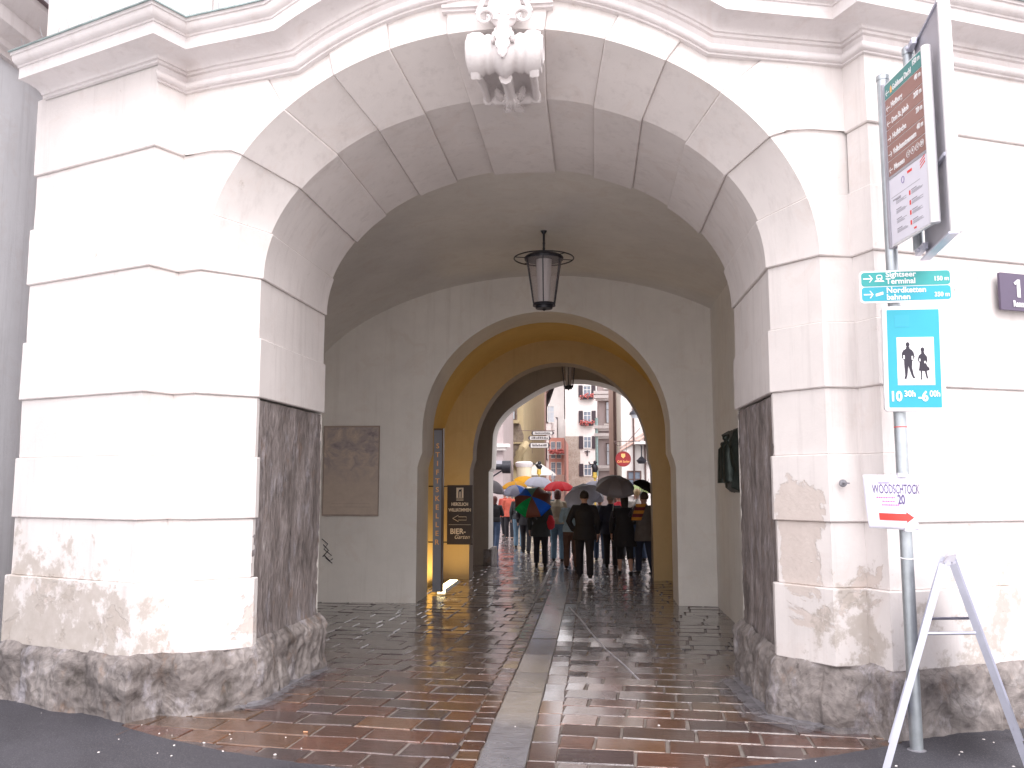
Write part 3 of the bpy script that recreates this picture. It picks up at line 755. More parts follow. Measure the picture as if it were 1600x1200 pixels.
# thin pale line across the setts right of the gutter
mb = MB(); pl = [onground(px, py, gz(0) * 0) for px, py in ((889, 948), (905, 966), (925, 990), (948, 1016), (975, 1043), (998, 1070))]
pl = [p + V3((noise.noise(p * 3) * .03, 0, 0)) for p in pl]
pl = [V3((p.x, p.y, gz(p.y) + .004)) for p in pl]
for a_, b_ in zip(pl[:-1], pl[1:]):
    n_ = V3(((b_ - a_).y, -(b_ - a_).x, 0)).normalized() * .005; mb.add([a_ - n_, b_ - n_, b_ + n_, a_ + n_], [(0, 1, 2, 3)])
    mb.add([a_ + n_ * 2.2, b_ + n_ * 2.4, b_ + n_ * 3.2, a_ + n_ * 3.0], [(0, 1, 2, 3)])
o = mb.build('pale_line', simple('pale_line_white', (.55, .54, .58), .5, 0, .2, 20, 0, obj=False), None, 30); o['kind'] = 'structure'
# pale cement crust along the foot of both piers
def crust(pl, side, w0, w1, name):
    pts = resample([(x, y, 0) for x, y in pl], .05); n = len(pts); rows = []
    base = [[p.copy() for p in pts], [p + V3((0, 0, .01)) for p in pts]]
    g_, nr = offset_grid(base, 0, 0, sgn=side)
    for k in range(7):
        f = k / 6; r = []
        for i, p in enumerate(pts):
            w_ = w0 + (w1 - w0) * i / n + .05 * noise.noise(p * 5); q = p + nr[0][i] * (.05 + f * max(.02, w_ + .05 * noise.noise(p * 11))); r.append(V3((q.x, q.y, gz(q.y) + .035 * (1 - f) ** 1.8 + .005 * (1 - f) - .004 * f + .004 * noise.noise(q * 12))))
        rows.append(r)
    mb = MB()
    for k in range(6):
        a_, b_ = rows[k], rows[k + 1]
        for i in range(n - 1): mb.add([a_[i], a_[i + 1], b_[i + 1], b_[i]], [(0, 1, 2, 3)], 0, ((1 - (k + .5) / 6) * min(1, i / 9, (n - 1 - i) / 9),) * 3)
    o = mb.build(name, M['crust'], None, 60); o['kind'] = 'structure'
crust([(-3.03, 6.46), (-2.67, 6.79), (-2.62, 8.6)], 1, .30, .42, 'cement_crust')
crust([(2.0, 6.36), (1.93, 6.46), (1.68, 6.46), (1.38, 6.81), (1.36, 8.4)], -1, .45, .65, 'cement_crust')
# litter: petals, cigarette ends
random.seed(77); k = 0
lit = [simple('petal_white', (.75, .70, .68), .7), simple('cigarette_orange', (.72, .36, .2), .7)]
for i in range(30):
    if i < 26: px, py = random.choice([(random.uniform(5, 330), random.uniform(1075, 1195)), (random.uniform(1395, 1600), random.uniform(1150, 1198)), (random.uniform(240, 520), random.uniform(1140, 1190))])
    else: px, py = random.uniform(0, 1600), random.uniform(1100, 1195)
    p = onground(px, py, .08)
    if p.y > arc_y(p.x) - .02 and (p.x < -3.2 or p.x > 1.9): continue
    m = MB(); r = random.uniform(.004, .011); a = random.uniform(0, 6.3)
    if i in (4, 13, 21): m.tube([(-.014, 0, .004), (.016, 0, .004)], .0045, 8); mt = lit[1]; nm, ct = 'cigarette_end', 'cigarette end'
    else: m.rings([(0, 0, .0, r, r * .6), (0, 0, .003, r * .8, r * .45), (.2 * r, 0, .0045, r * .3, r * .2)], 8); mt = lit[0]; nm, ct = 'paper_scrap', 'litter'
    m.xf(Matrix.Rotation(a, 4, 'Z')); o = m.build(nm, mt, None, 60); o.location = (p.x, p.y, .0765 if p.y < arc_y(p.x) else gz(p.y) + .001)
    if ct[0] == 'c': k += 1
    lb = ('orange cigarette end lying ' + ['on the asphalt at the left', 'on the pavement left of centre', 'near the foot of the steel pole', 'on the red setts', 'on the asphalt edge', 'beside the setts'][k % 6]) if ct[0] == 'c' else 'tiny pale scrap lying on the wet pavement'
    tag(o, lb, ct, 'cigarette ends on the ground' if ct[0] == 'c' else 'pale scraps of litter on the ground')
# ============================================================ fittings of the gate
# hanging lanterns
def lantern(name_label, x, y, ztop, zr, zb, rr):
    t = thing('hanging_lantern', name_label, 'lantern', (x, y, zr)); H = zr - zb
    m = MB(); m.tube([(0, 0, ztop - zr + .01), (0, 0, .06)], .014, 8); m.rings([(0, 0, ztop - zr - .05, .02, .02), (0, 0, ztop - zr, .05, .05), (0, 0, ztop - zr + .03, .05, .05)], 14)
    for i in range(4):
        zc = .08 + i * .035; m.tube([(.014 * math.cos(a) * (i % 2), .014 * math.cos(a) * ((i + 1) % 2), zc + .022 * math.sin(a)) for a in [k * .7 for k in range(10)]], .004, 5)
    m.tube([(.0, 0, .07), (.03, 0, .10), (.05, 0, .06), (.045, 0, .03)], .004, 5)
    m.build('suspension', M['iron'], t, 50)
    m = MB(); rt = rr * .66; m.rings([(0, 0, .075, .02, .02), (0, 0, .06, .08, .08), (0, 0, .025, rt * .9, rt * .9), (0, 0, .0, rt, rt), (0, 0, -.03, rt * .98, rt * .98)], 24)
    m.build('cap', M['iron'], t, 40)
    m = MB(); m.tube([(rr * math.cos(a), rr * math.sin(a), -.01) for a in [2 * math.pi * k / 40 for k in range(41)]], .0085, 6)
    for k in range(6):
        a = 2 * math.pi * k / 6 + .3
        m.tube([(rt * .97 * math.cos(a), rt * .97 * math.sin(a), -.01), (rr * math.cos(a), rr * math.sin(a), -.01)], .006, 5)
    m.build('ring', M['iron'], t, 50)
    rb = rr * .37; m = MB()
    for k in range(6):
        a = 2 * math.pi * k / 6 + .52
        m.tube([(rt * .97 * math.cos(a), rt * .97 * math.sin(a), -.02), (rb * 1.08 * math.cos(a), rb * 1.08 * math.sin(a), -H + .08), (rb * .9 * math.cos(a), rb * .9 * math.sin(a), -H + .07)], .0075, 6)
    m.build('frame', M['iron'], t, 50)
    m = MB(); m.rings([(0, 0, -H + .085, rb, rb), (0, 0, -H + .05, rb * 1.03, rb * 1.03), (0, 0, -H + .05, rb * .8, rb * .8), (0, 0, -H + .015, rb * .75, rb * .75), (0, 0, -H + .012, rb * .2, rb * .2), (0, 0, -H - .01, .012, .012)], 24)
    m.build('base', M['iron'], t, 40)
    m = MB(); m.rings([(0, 0, -.02, rt * .93, rt * .93), (0, 0, -H + .08, rb * .96, rb * .96)], 32, caps=False); m.build('glass', GLASS, t, 60)
    m = MB(); m.rings([(0, 0, -.02, rt * .40, rt * .40), (0, 0, -H + .08, rt * .30, rt * .30)], 20); m.build('diffuser', MILK, t, 40)
    return t
def mglass():
    m, nt, b = newmat('smoky_glass'); b.inputs['Base Color'].default_value = (.55, .5, .5, 1); b.inputs['Roughness'].default_value = .2
    tr = nt.nodes.new('ShaderNodeBsdfTransparent'); tr.inputs[0].default_value = (.92, .90, .90, 1); ms = nt.nodes.new('ShaderNodeMixShader'); ms.inputs[0].default_value = .22
    out = [n for n in nt.nodes if n.type == 'OUTPUT_MATERIAL'][0]
    nt.links.new(tr.outputs[0], ms.inputs[1]); nt.links.new(b.outputs[0], ms.inputs[2]); nt.links.new(ms.outputs[0], out.inputs[0]); return m
GLASS = mglass(); MILK = simple('milk_glass', (.75, .74, .76), .3, 0, .03, 3, 0)
lantern('large black iron lantern with clear glass hanging from the front vault', -.575, 10.8, 4.96, 4.60, 3.93, .375)
lantern('smaller dark lantern hanging from the rear vault close to the street arch', -.46, 18.0, 4.55, 4.36, 3.70, .26)
# fresco on the inner wall
def panel_noise(name, cols, sc):
    m, nt, b = newmat(name); co = coords(nt, (1, 1, 1.3)); f = noi(nt, co, sc, 9, .7, 1.2)
    r = N(nt, 'ShaderNodeValToRGB'); nt.links.new(f, r.inputs[0]); els = r.color_ramp.elements
    els[0].position = .32; els[0].color = (*cols[0], 1); els[1].position = .68; els[1].color = (*cols[-1], 1)
    for i, c in enumerate(cols[1:-1]): e = els.new(.32 + .36 * (i + 1) / (len(cols) - 1)); e.color = (*c, 1)
    c = mix(nt, zfac(nt, 1.7, 2.2), r.outputs[0], mix(nt, noi(nt, co, 6, 8, .7), (.38, .31, .26), (.62, .52, .44)))
    nt.links.new(c, b.inputs['Base Color']); b.inputs['Roughness'].default_value = .8; return m
a, c_ = at(508, 667, 13.18), at(590, 805, 13.18)
t = thing('faded_wall_painting', 'faded brown and blue wall painting on the inner left wall', 'wall painting', ((a.x + c_.x) / 2, 13.18, c_.z))
hw = (c_.x - a.x) / 2; hh = a.z - c_.z
m = MB(); m.box(-hw, hw, -.012, .015, 0, hh); m.build('painted_panel', panel_noise('faded_fresco', [(.24, .205, .22), (.37, .32, .31), (.50, .41, .35), (.62, .52, .44)], 3.4), t)
m = MB()
for x0, x1, z0, z1 in ((-hw, hw, -.012, .012), (-hw, hw, hh - .012, hh + .012), (-hw - .012, -hw, -.012, hh + .012), (hw, hw + .012, -.012, hh + .012)): m.box(x0, x1, -.02, .01, z0, z1)
m.box(-hw * .75, hw * .75, -.016, -.012, .12, .125); m.box(-hw * .7, hw * .7, -.016, -.012, .17, .174)
m.build('border', simple('fresco_border', (.36, .29, .25), .8), t)
# graffiti scribble
m = MB(); S = lambda L: [at(px, py, 13.185) for px, py in L]
for L in ([(503, 842), (512, 850), (506, 858), (518, 868), (509, 872), (519, 880)], [(505, 851), (513, 860), (504, 870)], [(507, 868), (515, 876), (520, 873)]): m.tube(S(L), .006, 4)
part('graffiti_scribble', m, M['black'], None)
# bronze relief on the right wall of the passage
t = thing('bronze_relief', 'dark bronze figure relief on the right passage wall', 'relief plaque', (1.80, 11.3, 1.66)); t.scale = (1, .8, .86)
random.seed(9); rows = []
for i in range(29):
    z = .92 * i / 28; r = []
    for k in range(25):
        y = -.58 + 1.16 * k / 24; e = min(1, min(i, 28 - i, k, 24 - k) / 2.)
        h = .07 + .055 * noise.noise(V3((y * 4, z * 4, 1))) + .03 * noise.noise(V3((y * 11, z * 11, 4)))
        r.append(V3((-.01 - h * e, y * (1 + .06 * noise.noise(V3((0, z * 5, 2)))), z + .02 * noise.noise(V3((y * 5, 0, 7))))))
    rows.append(r)
m = MB(); m.grid(rows); m.build('relief_panel', simple('dark_bronze', (.035, .045, .04), .45, .6, .3, 9, .5, .02), t, 50)
m = MB()
for yy, zz, s_ in ((-.3, .58, 1.), (.02, .62, 1.1), (.32, .56, .95)):     # three robed figures
    m.ball((-.10, yy, zz + .16 * s_), .045 * s_, 8); m.tube([(-.08, yy, zz - .42), (-.10, yy, zz - .1), (-.10, yy, zz + .08), (-.10, yy, zz + .13)], [.11, .08, .07, .03], 10, flat=1)
m.build('figures', simple('bronze_figures', (.04, .05, .045), .4, .7, .3, 9, .3, .01), t, 50)
# tall name board and beer garden sign
a = at(677, 672, 14.2); b_ = at(690, 672, 14.2)
t = thing('vertical_name_board', 'tall narrow grey board lettered in gold at the left inner arch', 'sign', ((a.x + b_.x) / 2, 14.25, 0))
hw = (b_.x - a.x) / 2
m = MB(); m.box(-hw, hw, 0, .10, .04, a.z); m.build('board', simple('grey_lacquer', (.22, .23, .27), .5, 0, .08, 2, 0), t)
m = MB(); m.box(hw, hw + .02, -.01, .12, .04, a.z + .03); m.box(-hw - .0, hw, .0, .1, a.z, a.z + .03); m.build('edging', simple('dark_brown_edge', (.09, .05, .03), .5), t)
for i, ch in enumerate('STIFTSKELLER'):
    zz = PZ(697 + i * 13.7, 14.2, 684); text('letter', ch, .115, M['gold'], t, 0, zz, -.008, 'CENTER', bold=.002)
a = at(699, 758, 15.3); b_ = at(738, 851, 15.3)
t = thing('beer_garden_sign', 'dark brown hanging sign with a hollow arrow pointing left', 'sign', (a.x, 15.3, b_.z))
W_, H_ = b_.x - a.x, a.z - b_.z
m = MB(); m.box(0, W_, 0, .03, 0, H_); m.build('board', simple('dark_brown_board', (.035, .022, .018), .5, 0, .1, 3, 0), t)
m = MB(); m.box(-.33, 0, .005, .022, H_ - .03, H_ - .01); m.box(-.33, 0, .005, .022, .03, .05); m.build('bracket', M['iron'], t)
def hz(py): return PZ(py, 15.3, 718) - b_.z
text('lettering', 'HERZLICH', .075, M['cream'], t, W_ / 2, hz(788), -.006, 'CENTER', .85, .003)
text('lettering', 'WILLKOMMEN', .075, M['cream'], t, W_ / 2, hz(797), -.006, 'CENTER', .80, .003)
text('lettering', 'BIER-', .13, M['cream'], t, W_ * .43, hz(830.5), -.006, 'CENTER', .95, .003)
text('lettering', 'Garten', .10, M['cream'], t, W_ * .58, hz(839), -.008, 'CENTER', .95, 0, shear=.4)
m = MB(); zc = hz(810); L_ = [(.10, zc), (.20, zc + .055), (.20, zc + .028), (.34, zc + .028), (.34, zc - .028), (.20, zc - .028), (.20, zc - .055), (.10, zc)]
m.tube([(x, -.005, z) for x, z in L_], .004, 4); m.box(.03, W_ - .03, -.004, 0, hz(820), hz(820) + .004); m.build('arrow', M['cream'], t)
m = MB(); zt, zb_ = hz(762), hz(782)
m.box(W_ * .36, W_ * .64, -.004, 0, zb_ + .045, zt); m.box(W_ * .36, W_ * .64, -.004, 0, zb_ + .0, zb_ + .010); m.box(W_ * .36, W_ * .64, -.004, 0, zb_ + .022, zb_ + .032); m.build('emblem', M['cream'], t)
m = MB(); m.box(W_ * .44, W_ * .48, -.006, -.003, zb_ + .05, zt - .06); m.box(W_ * .53, W_ * .57, -.006, -.003, zb_ + .05, zt - .02); m.ball((W_ * .5, -.005, zt - .05), .02, 6, sc=(1, .2, 1)); m.build('emblem_mark', M['black'], t)
# added glowing strip for light on the wet floor, left of the middle chamber
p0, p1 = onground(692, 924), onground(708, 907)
t = thing('floor_glow_strip', 'added glowing strip standing in for light on the floor by the yellow wall', 'lamp', ((p0.x + p1.x) / 2, (p0.y + p1.y) / 2, 0), 0)
em, nt, b = newmat('floor_glow'); b.inputs['Emission Color'].default_value = (1, .80, .42, 1); b.inputs['Emission Strength'].default_value = 4; b.inputs['Base Color'].default_value = (.9, .8, .6, 1)
d = V3((p1.x - p0.x, p1.y - p0.y, 0)) / 2
m = MB(); m.box(-.07, .07, -.7, .62, .005, .035); m.build('glow_strip', em, t)
m = MB(); m.box(-.095, -.07, -.72, .64, -.01, .03); m.box(.07, .095, -.72, .64, -.01, .03); m.build('glow_strip_frame', M['steel'], t)
ll = bpy.data.lights.new('added_floor_light', 'AREA'); ll.shape = 'RECTANGLE'; ll.size = .12; ll.size_y = 1.2; ll.energy = 6; ll.color = (1, .68, .30)  # added light, standing in for the glow from the doorway niche
lo = bpy.data.objects.new('added_floor_light', ll); COL.objects.link(lo); lo.parent = t; lo.location = (0, 0, .05); lo.rotation_euler = (math.pi, 0, 0)
# ============================================================ pole and its signs
YP = 6.02
pb_ = at(1423, 1159, YP); px_ = (at(1423, 1159, YP).x + at(1402, 410, YP).x) / 2
pole = thing('sign_pole', 'galvanised steel pole carrying the street signs in front of the right pier', 'pole', (px_, YP, .07))
ztop = PZ(122, YP, 1380) - .07
m = MB(); m.tube([(0, 0, 0), (0, 0, ztop * .5), (0, 0, ztop)], .040, 20); m.build('shaft', M['steel'], pole, 50)
m = MB(); m.rings([(0, 0, ztop - .02, .044, .044), (0, 0, ztop + .012, .044, .044), (0, 0, ztop + .022, .03, .03)], 20); m.build('cap', M['steel'], pole, 40)
m = MB(); zz = PZ(872, YP, 1415) - .07; m.tube([(.043 * math.cos(a), .043 * math.sin(a), zz + .004 * math.sin(a)) for a in [k * .35 for k in range(19)]], .0035, 5); m.tube([(-.03, -.03, zz), (-.075, -.05, zz + .008)], .003, 5); m.tube([(.03, -.03, zz), (.09, -.05, zz + .006)], .003, 5); m.build('cable_tie', M['white'], pole, 60)
m = MB(); zz = PZ(668, YP, 1415) - .07; m.tube([(0, 0, zz), (0, 0, zz + .006)], .0406, 20); m.build('tape_mark', M['red'], pole, 60)
m = MB(); m.rings([(0, 0, -.01, .06, .06), (0, 0, .006, .058, .058), (0, 0, .012, .042, .042)], 16); m.build('foot_collar', M['cement'], pole, 50)
def rrect(x0, x1, z0, z1, r, n=5):
    out = []
    for cx, cz, a0 in ((x1 - r, z1 - r, 0), (x0 + r, z1 - r, 90), (x0 + r, z0 + r, 180), (x1 - r, z0 + r, 270)):
        out += [(cx + r * math.cos(R(a0 + 90 * i / n)), cz + r * math.sin(R(a0 + 90 * i / n))) for i in range(n + 1)]
    return out
def frame_from(px, y):                          # thing standing square to the pole
    return at(*px, y)
# ---- direction plate
ys = YP - .07
def plate_axes(tl, tr, bl, y, turn=0.):
    a, b, c = at(*tl, y), at(*tr, y), at(*bl, y)
    return a, (b - a).length, (a - c).length
a, W_, H_ = plate_axes((1342, 424), (1484, 430), (1343, 474), ys)
rz = R(-3)
t = thing('direction_plate', 'small teal plate reading Sightseer Terminal and Nordkettenbahnen on the steel pole', 'sign', (a.x, ys, a.z - H_), rz)
m = MB(); m.poly(rrect(0, W_, 0, H_, .028), 0, .012); m.build('panel', M['white'], t, 30)
m = MB(); g_ = .012
m.poly(rrect(g_, W_ - g_, H_ / 2 + .003, H_ - g_, .02), -.003, 0); m.build('upper_field', M['teal'], t, 30)
m = MB(); m.poly(rrect(g_, W_ - g_, g_, H_ / 2 - .003, .02), -.003, 0); m.build('lower_field', M['turq'], t, 30)
def arrow(mb, x, z, s, y=-.0045, left=False):
    k = -1 if left else 1; th = s * .13
    mb.poly([(x - k * s / 2, z - th / 2), (x + k * s * .35, z - th / 2), (x + k * s * .35, z + th / 2), (x - k * s / 2, z + th / 2)][::k], y, 0)
    for d in (1, -1):
        mb.poly([(x + k * s / 2, z), (x + k * s / 2 - k * s * .10, z), (x + k * s * .08, z + d * s * .40), (x + k * s * .20, z + d * s * .40)], y, 0)
q1, q2 = H_ * .75, H_ * .26
for q_ in (q1, q2): m = MB(); arrow(m, .055, q_, .062); m.build('arrow', M['white'], t)
for s_, zz, sub in (('Sightseer', q1 + .024, ''), ('Terminal', q1 - .022, ''), ('Nordketten', q2 + .024, ''), ('bahnen', q2 - .022, '')):
    text('lettering', s_, .052, M['white'], t, .168, zz, -.0045, 'LEFT', 1.0, .0012)
text('distance', '150 m', .042, M['white'], t, W_ - .02, q1 - .012, -.0045, 'RIGHT', .9, .001)
text('distance', '350 m', .042, M['white'], t, W_ - .02, q2 - .012, -.0045, 'RIGHT', .9, .001)
m = MB(); m.poly([(.095, q1 - .022), (.16, q1 - .022), (.152, q1 - .012), (.103, q1 - .012)], -.004, 0); m.poly(rrect(.108, .147, q1 - .012, q1 + .026, .014), -.004, 0); m.poly([(.1, q2 - .014), (.148, q2 - .002), (.148, q2 + .018), (.1, q2 + .004)], -.004, 0); m.build('pictograms', M['white'], t)
m = MB(); m.poly(rrect(.114, .141, q1 + .004, q1 + .02, .006), -.0055, -.003); m.ball((.1275, -.004, q1 - .005), .005, 6, sc=(1, .3, 1)); m.build('pictogram_window', M['teal'], t)
# ---- pedestrian-zone sign
tl, tr, br, bl = (1374, 477), (1467, 487), (1472, 641), (1373, 640)
ys2 = YP - .075
a = at(*tl, ys2); c_ = at(*br, ys2); b_ = at(*bl, ys2)
W_ = c_.x - a.x + .01; H_ = a.z - b_.z - .0
RZ = R(14)
t = thing('pedestrian_zone_sign', 'turquoise framed sign with black man and woman and opening hours', 'sign', (a.x + .005, ys2 - .0, b_.z - .01), -RZ * .0)
t.rotation_euler = (0, R(1.0), R(-6))
m = MB(); m.poly(rrect(0, W_, 0, H_, .022), 0, .045); m.build('panel', M['white'], t, 30)
m = MB(); m.poly(rrect(.026, W_ - .026, .024, H_ - .024, .004), -.003, 0); m.build('field', M['turq'], t, 30)
m = MB(); m.poly(rrect(W_ * .22, W_ * .83, H_ * .245, H_ * .70, .002), -.005, 0); m.build('white_square', M['white'], t)
m = MB(); m.poly([(W_ * .20, H_ * .80), (W_ * .44, H_ * .80), (W_ * .44, H_ * .91), (W_ * .20, H_ * .91)], -.0045, 0); m.build('faded_patch', simple('faded_turquoise', (.03, .37, .52), .35, 0, .05, 3, 0), t)
def outline(pts, s, x, z, name, par):
    m = MB(); m.poly([(x + a_ * s, z + b2 * s) for a_, b2 in pts], -.0075, -.004); m.build(name, M['black'], par)
u = H_ * .36; zb_ = H_ * .29
def man(x, z, s, par):
    m = MB()
    m.ball((x, -.0062, z + s * .93), s * .058, 8, sc=(.85, .08, 1.15))
    sh = [(-.04, .87), (-.045, .82), (-.12, .77), (-.15, .70), (-.155, .58), (-.10, .50), (-.10, .40), (-.085, .10), (-.11, .02), (-.06, 0), (-.03, .10), (0, .36), (.07, .12), (.11, .03), (.17, .03), (.13, .10), (.09, .32), (.10, .48), (.13, .52), (.165, .60), (.14, .72), (.10, .78), (.045, .82), (.04, .87)]
    m.poly([(x + a_ * s, z + b2 * s) for a_, b2 in sh], -.0075, -.004); m.build('man_figure', M['black'], par)
    m = MB(); m.poly(rrect(x - .125 * s, x - .085 * s, z + .54 * s, z + .64 * s, .001), -.009, -.006); m.build('figure_gap', M['white'], par); m = MB(); m.poly(rrect(x + .085 * s, x + .12 * s, z + .52 * s, z + .62 * s, .001), -.009, -.006); m.build('figure_gap', M['white'], par)
def woman(x, z, s, par):
    m = MB(); m.ball((x, -.0062, z + s * .92), s * .065, 8, sc=(.85, .08, 1.1))
    sh = [(-.04, .86), (-.04, .80), (-.11, .74), (-.15, .60), (-.09, .52), (-.10, .40), (-.12, .28), (-.07, .27), (-.065, .05), (-.09, .01), (-.04, .0), (-.03, .27), (.05, .26), (.09, .05), (.14, .02), (.13, .06), (.10, .27), (.18, .29), (.18, .36), (.13, .40), (.09, .50), (.13, .58), (.12, .70), (.05, .80), (.04, .86)]
    m.poly([(x + a_ * s, z + b2 * s) for a_, b2 in sh], -.0075, -.004); m.build('woman_figure', M['black'], par)
    m = MB(); m.poly(rrect(x - .11 * s, x - .07 * s, z + .56 * s, z + .64 * s, .001), -.009, -.006); m.build('figure_gap', M['white'], par); m = MB(); m.poly(rrect(x + .04 * s, x + .08 * s, z + .50 * s, z + .57 * s, .001), -.009, -.006); m.build('figure_gap', M['white'], par)
man(W_ * .40, H_ * .30, H_ * .355, t); woman(W_ * .64, H_ * .295, H_ * .31, t)
zt_ = H_ * .135
text('hours', '10', .090, M['white'], t, .030, zt_, -.005, 'LEFT', .85, .003); text('hours', '30h', .056, M['white'], t, .118, zt_ + .018, -.005, 'LEFT', .85, .0012)
m = MB(); m.box(.205, .235, -.005, 0, zt_ - .012, zt_ - .002); m.build('dash', M['white'], t)
text('hours', '6', .090, M['white'], t, W_ - .147, zt_, -.005, 'LEFT', .85, .003); text('hours', '00h', .056, M['white'], t, W_ - .100, zt_ + .018, -.005, 'LEFT', .78, .0012)
# ---- double panel with the list of sights
def edgepanel(name, label, far, near, yfar, ynear, backwards):
    """a tall board seen nearly edge-on: far and near vertical edges given as (px, ytop, ybottom)"""
    A_, B_ = at(far[0], far[1], yfar), at(near[0], near[1], ynear)
    A2, B2 = at(far[0] + far[3], far[2], yfar), at(near[0] + near[3], near[2], ynear)
    z0 = (A2.z + B2.z) / 2; z1 = (A_.z + B_.z) / 2; ax, bx = (A_.x + A2.x) / 2, (B_.x + B2.x) / 2
    d = V3((bx - ax, ynear - yfar, 0)); Wd = d.length
    t = thing(name, label, 'sign', (ax, yfar, z0), math.atan2(d.y, d.x))
    return t, Wd, z1 - z0
t, W_, H_ = edgepanel('sights_panel', 'tall upper board listing sights in white on brown above a pale tourist notice', (1381, 130, 390, 14), (1437, 80, 345, 22), YP - .05, 5.45, False)
# local x runs from the pole towards the camera; the printed side faces -x of the passage = local y negative side
m = MB(); m.box(0, W_, 0, .022, 0, H_); m.build('panel', M['white'], t)
m = MB(); m.tube([(W_ + .025, .012, -.0), (W_ + .025, .012, H_)], [(.03, .03), (.03, .03)], 12); m.build('rail', M['white'], t, 50)
m = MB(); m.box(-.03, 0, -.015, .035, -.01, H_ + .01); m.box(0, W_ + .02, -.004, .026, H_ * .405, H_ * .42); m.build('holder', M['signback'], t)
zs = [H_ * .42 + (H_ * .575) * i / 6 for i in range(7)]
rows_ = [('Goldenes Dachl', '150 m', 1), ('Hofburg', '40 m', 1), ('Dom St. Jakob', '200 m', 1), ('Hofkirche', '20 m', 0), ('Volkskunstmuseum', '40 m', 0), ('Museen', '', 1)]
for i, (nm_, ds, lf) in enumerate(rows_):
    z1, z0 = zs[6 - i], zs[5 - i]; mm = MB(); mm.box(.008, W_ - .008, -.003, 0, z0 + .004, z1 - .002)
    f = mm.build('row_field', M['tealdk'] if i == 0 else M['brown'], t); zc = z0 + .042
    mm = MB(); arrow(mm, .045, zc, .05, -.0045, bool(lf)); mm.build('arrow', M['white'], f)
    text('lettering', nm_, .056, M['white'], f, .09 + (.03 if i == 0 else 0), zc, -.0045, 'LEFT', .72 if len(nm_) > 12 else .85, .0012)
    if ds: text('distance', ds, .05, M['white'], f, W_ - .025, z1 - .035, -.0045, 'RIGHT', .8, .0012)
    else:
        for k, q in enumerate(('2', '4', '5', '29')):
            xx = W_ - .235 + k * .06; mm = MB(); mm.tube([(xx + .023 * math.cos(a), -.004, zc + .02 + .023 * math.sin(a)) for a in [j * .45 for j in range(15)]], .0018, 4); mm.build('ring_mark', M['white'], f)
            text('number', q, .032, M['white'], f, xx, zc + .02, -.0045, 'CENTER', .8, .0008)
    if i == 0:
        mm = MB(); mm.poly([(.085, zc - .02), (.11, zc - .02), (.11, zc + .01), (.0975, zc + .03), (.085, zc + .01)], -.0045, 0); mm.build('emblem', M['gold'], f)
mm = MB(); mm.box(.008, W_ - .008, -.003, 0, .01, H_ * .40); nf = mm.build('notice', M['paper'], t)
mm = MB(); random.seed(6)
for c0 in (.06, W_ * .52):
    for k in range(4):
        zc = H_ * .055 + k * H_ * .058
        mm.box(c0 + .03, c0 + .10, -.0042, -.003, zc + .030, zc + .036)
        for j in range(3): mm.box(c0 + .03, c0 + random.uniform(.12, .19), -.0042, -.003, zc + .006 + j * .007, zc + .0085 + j * .007)
mm.box(.03, W_ * .8, -.0042, -.003, H_ * .285, H_ * .287); mm.box(.05, .16, -.0042, -.003, H_ * .262, H_ * .27); mm.build('small_print', M['greyprint'], nf)
mm = MB()
for k in range(4): mm.box(W_ * .52 + .0, W_ * .52 + .018, -.0042, -.003, H_ * .06 + k * H_ * .058, H_ * .06 + k * H_ * .058 + .03)
mm.box(W_ * .5, W_ * .62, -.0042, -.003, H_ * .365, H_ * .38); mm.box(W_ * .6, W_ * .66, -.0042, -.003, .03, .042)
for k in range(3): mm.poly([(W_ * .82, H_ * .34 + k * .02), (W_ * .94, H_ * .36 + k * .02), (W_ * .94, H_ * .368 + k * .02), (W_ * .82, H_ * .345 + k * .02)], -.0042, -.003)
mm.build('red_print', M['red'], nf)
mm = MB(); mm.tube([(W_ * .38 + .018 * math.cos(a), -.0035, H_ * .35 + .022 * math.sin(a)) for a in [j * .5 for j in range(14)]], .003, 4); mm.build('blue_emblem', M['lilac'], nf)
# second board turned away
t2, W2, H2 = edgepanel('rear_signboard', 'plain grey back of a second tall signboard behind the sights board', (1434, 60, 400, 6), (1462, 20, 368, 31), YP - .1, 5.33, True)
m = MB(); m.box(0, W2, 0, .02, 0, H2); m.build('panel', M['signback'], t2)
m = MB(); m.box(W2, W2 + .035, -.01, .055, 0.0, H2 + .004); m.build('rail', M['white'], t2, 50)
for q_ in ((-.02, W2, -.02, .02, H2 * .33, H2 * .345), (-.02, W2 + .04, -.03, .03, -.012, 0), (-.02, W2, -.012, .024, H2, H2 + .014)): MB().box(*q_).build('cross_rail', M['alu'], t2)
m = MB(); m.tube([(-.03, -.035, .06), (-.03, -.035, H2 - .02)], .034, 16); m.rings([(-.03, -.035, H2 - .03, .040, .040), (-.03, -.035, H2 + .015, .040, .040), (-.03, -.035, H2 + .035, .022, .022)], 16); m.build('tube', M['steel'], t2, 50)
m = MB()
for zz in (.05, H2 * .34, H2 - .01):
    m.box(-.06, .14, -.05, -.018, zz - .02, zz + .02); m.ball((.03, -.05, zz), .017, 6); m.ball((.10, -.045, zz), .013, 6)
m.build('clamps', M['alu'], t2, 50)
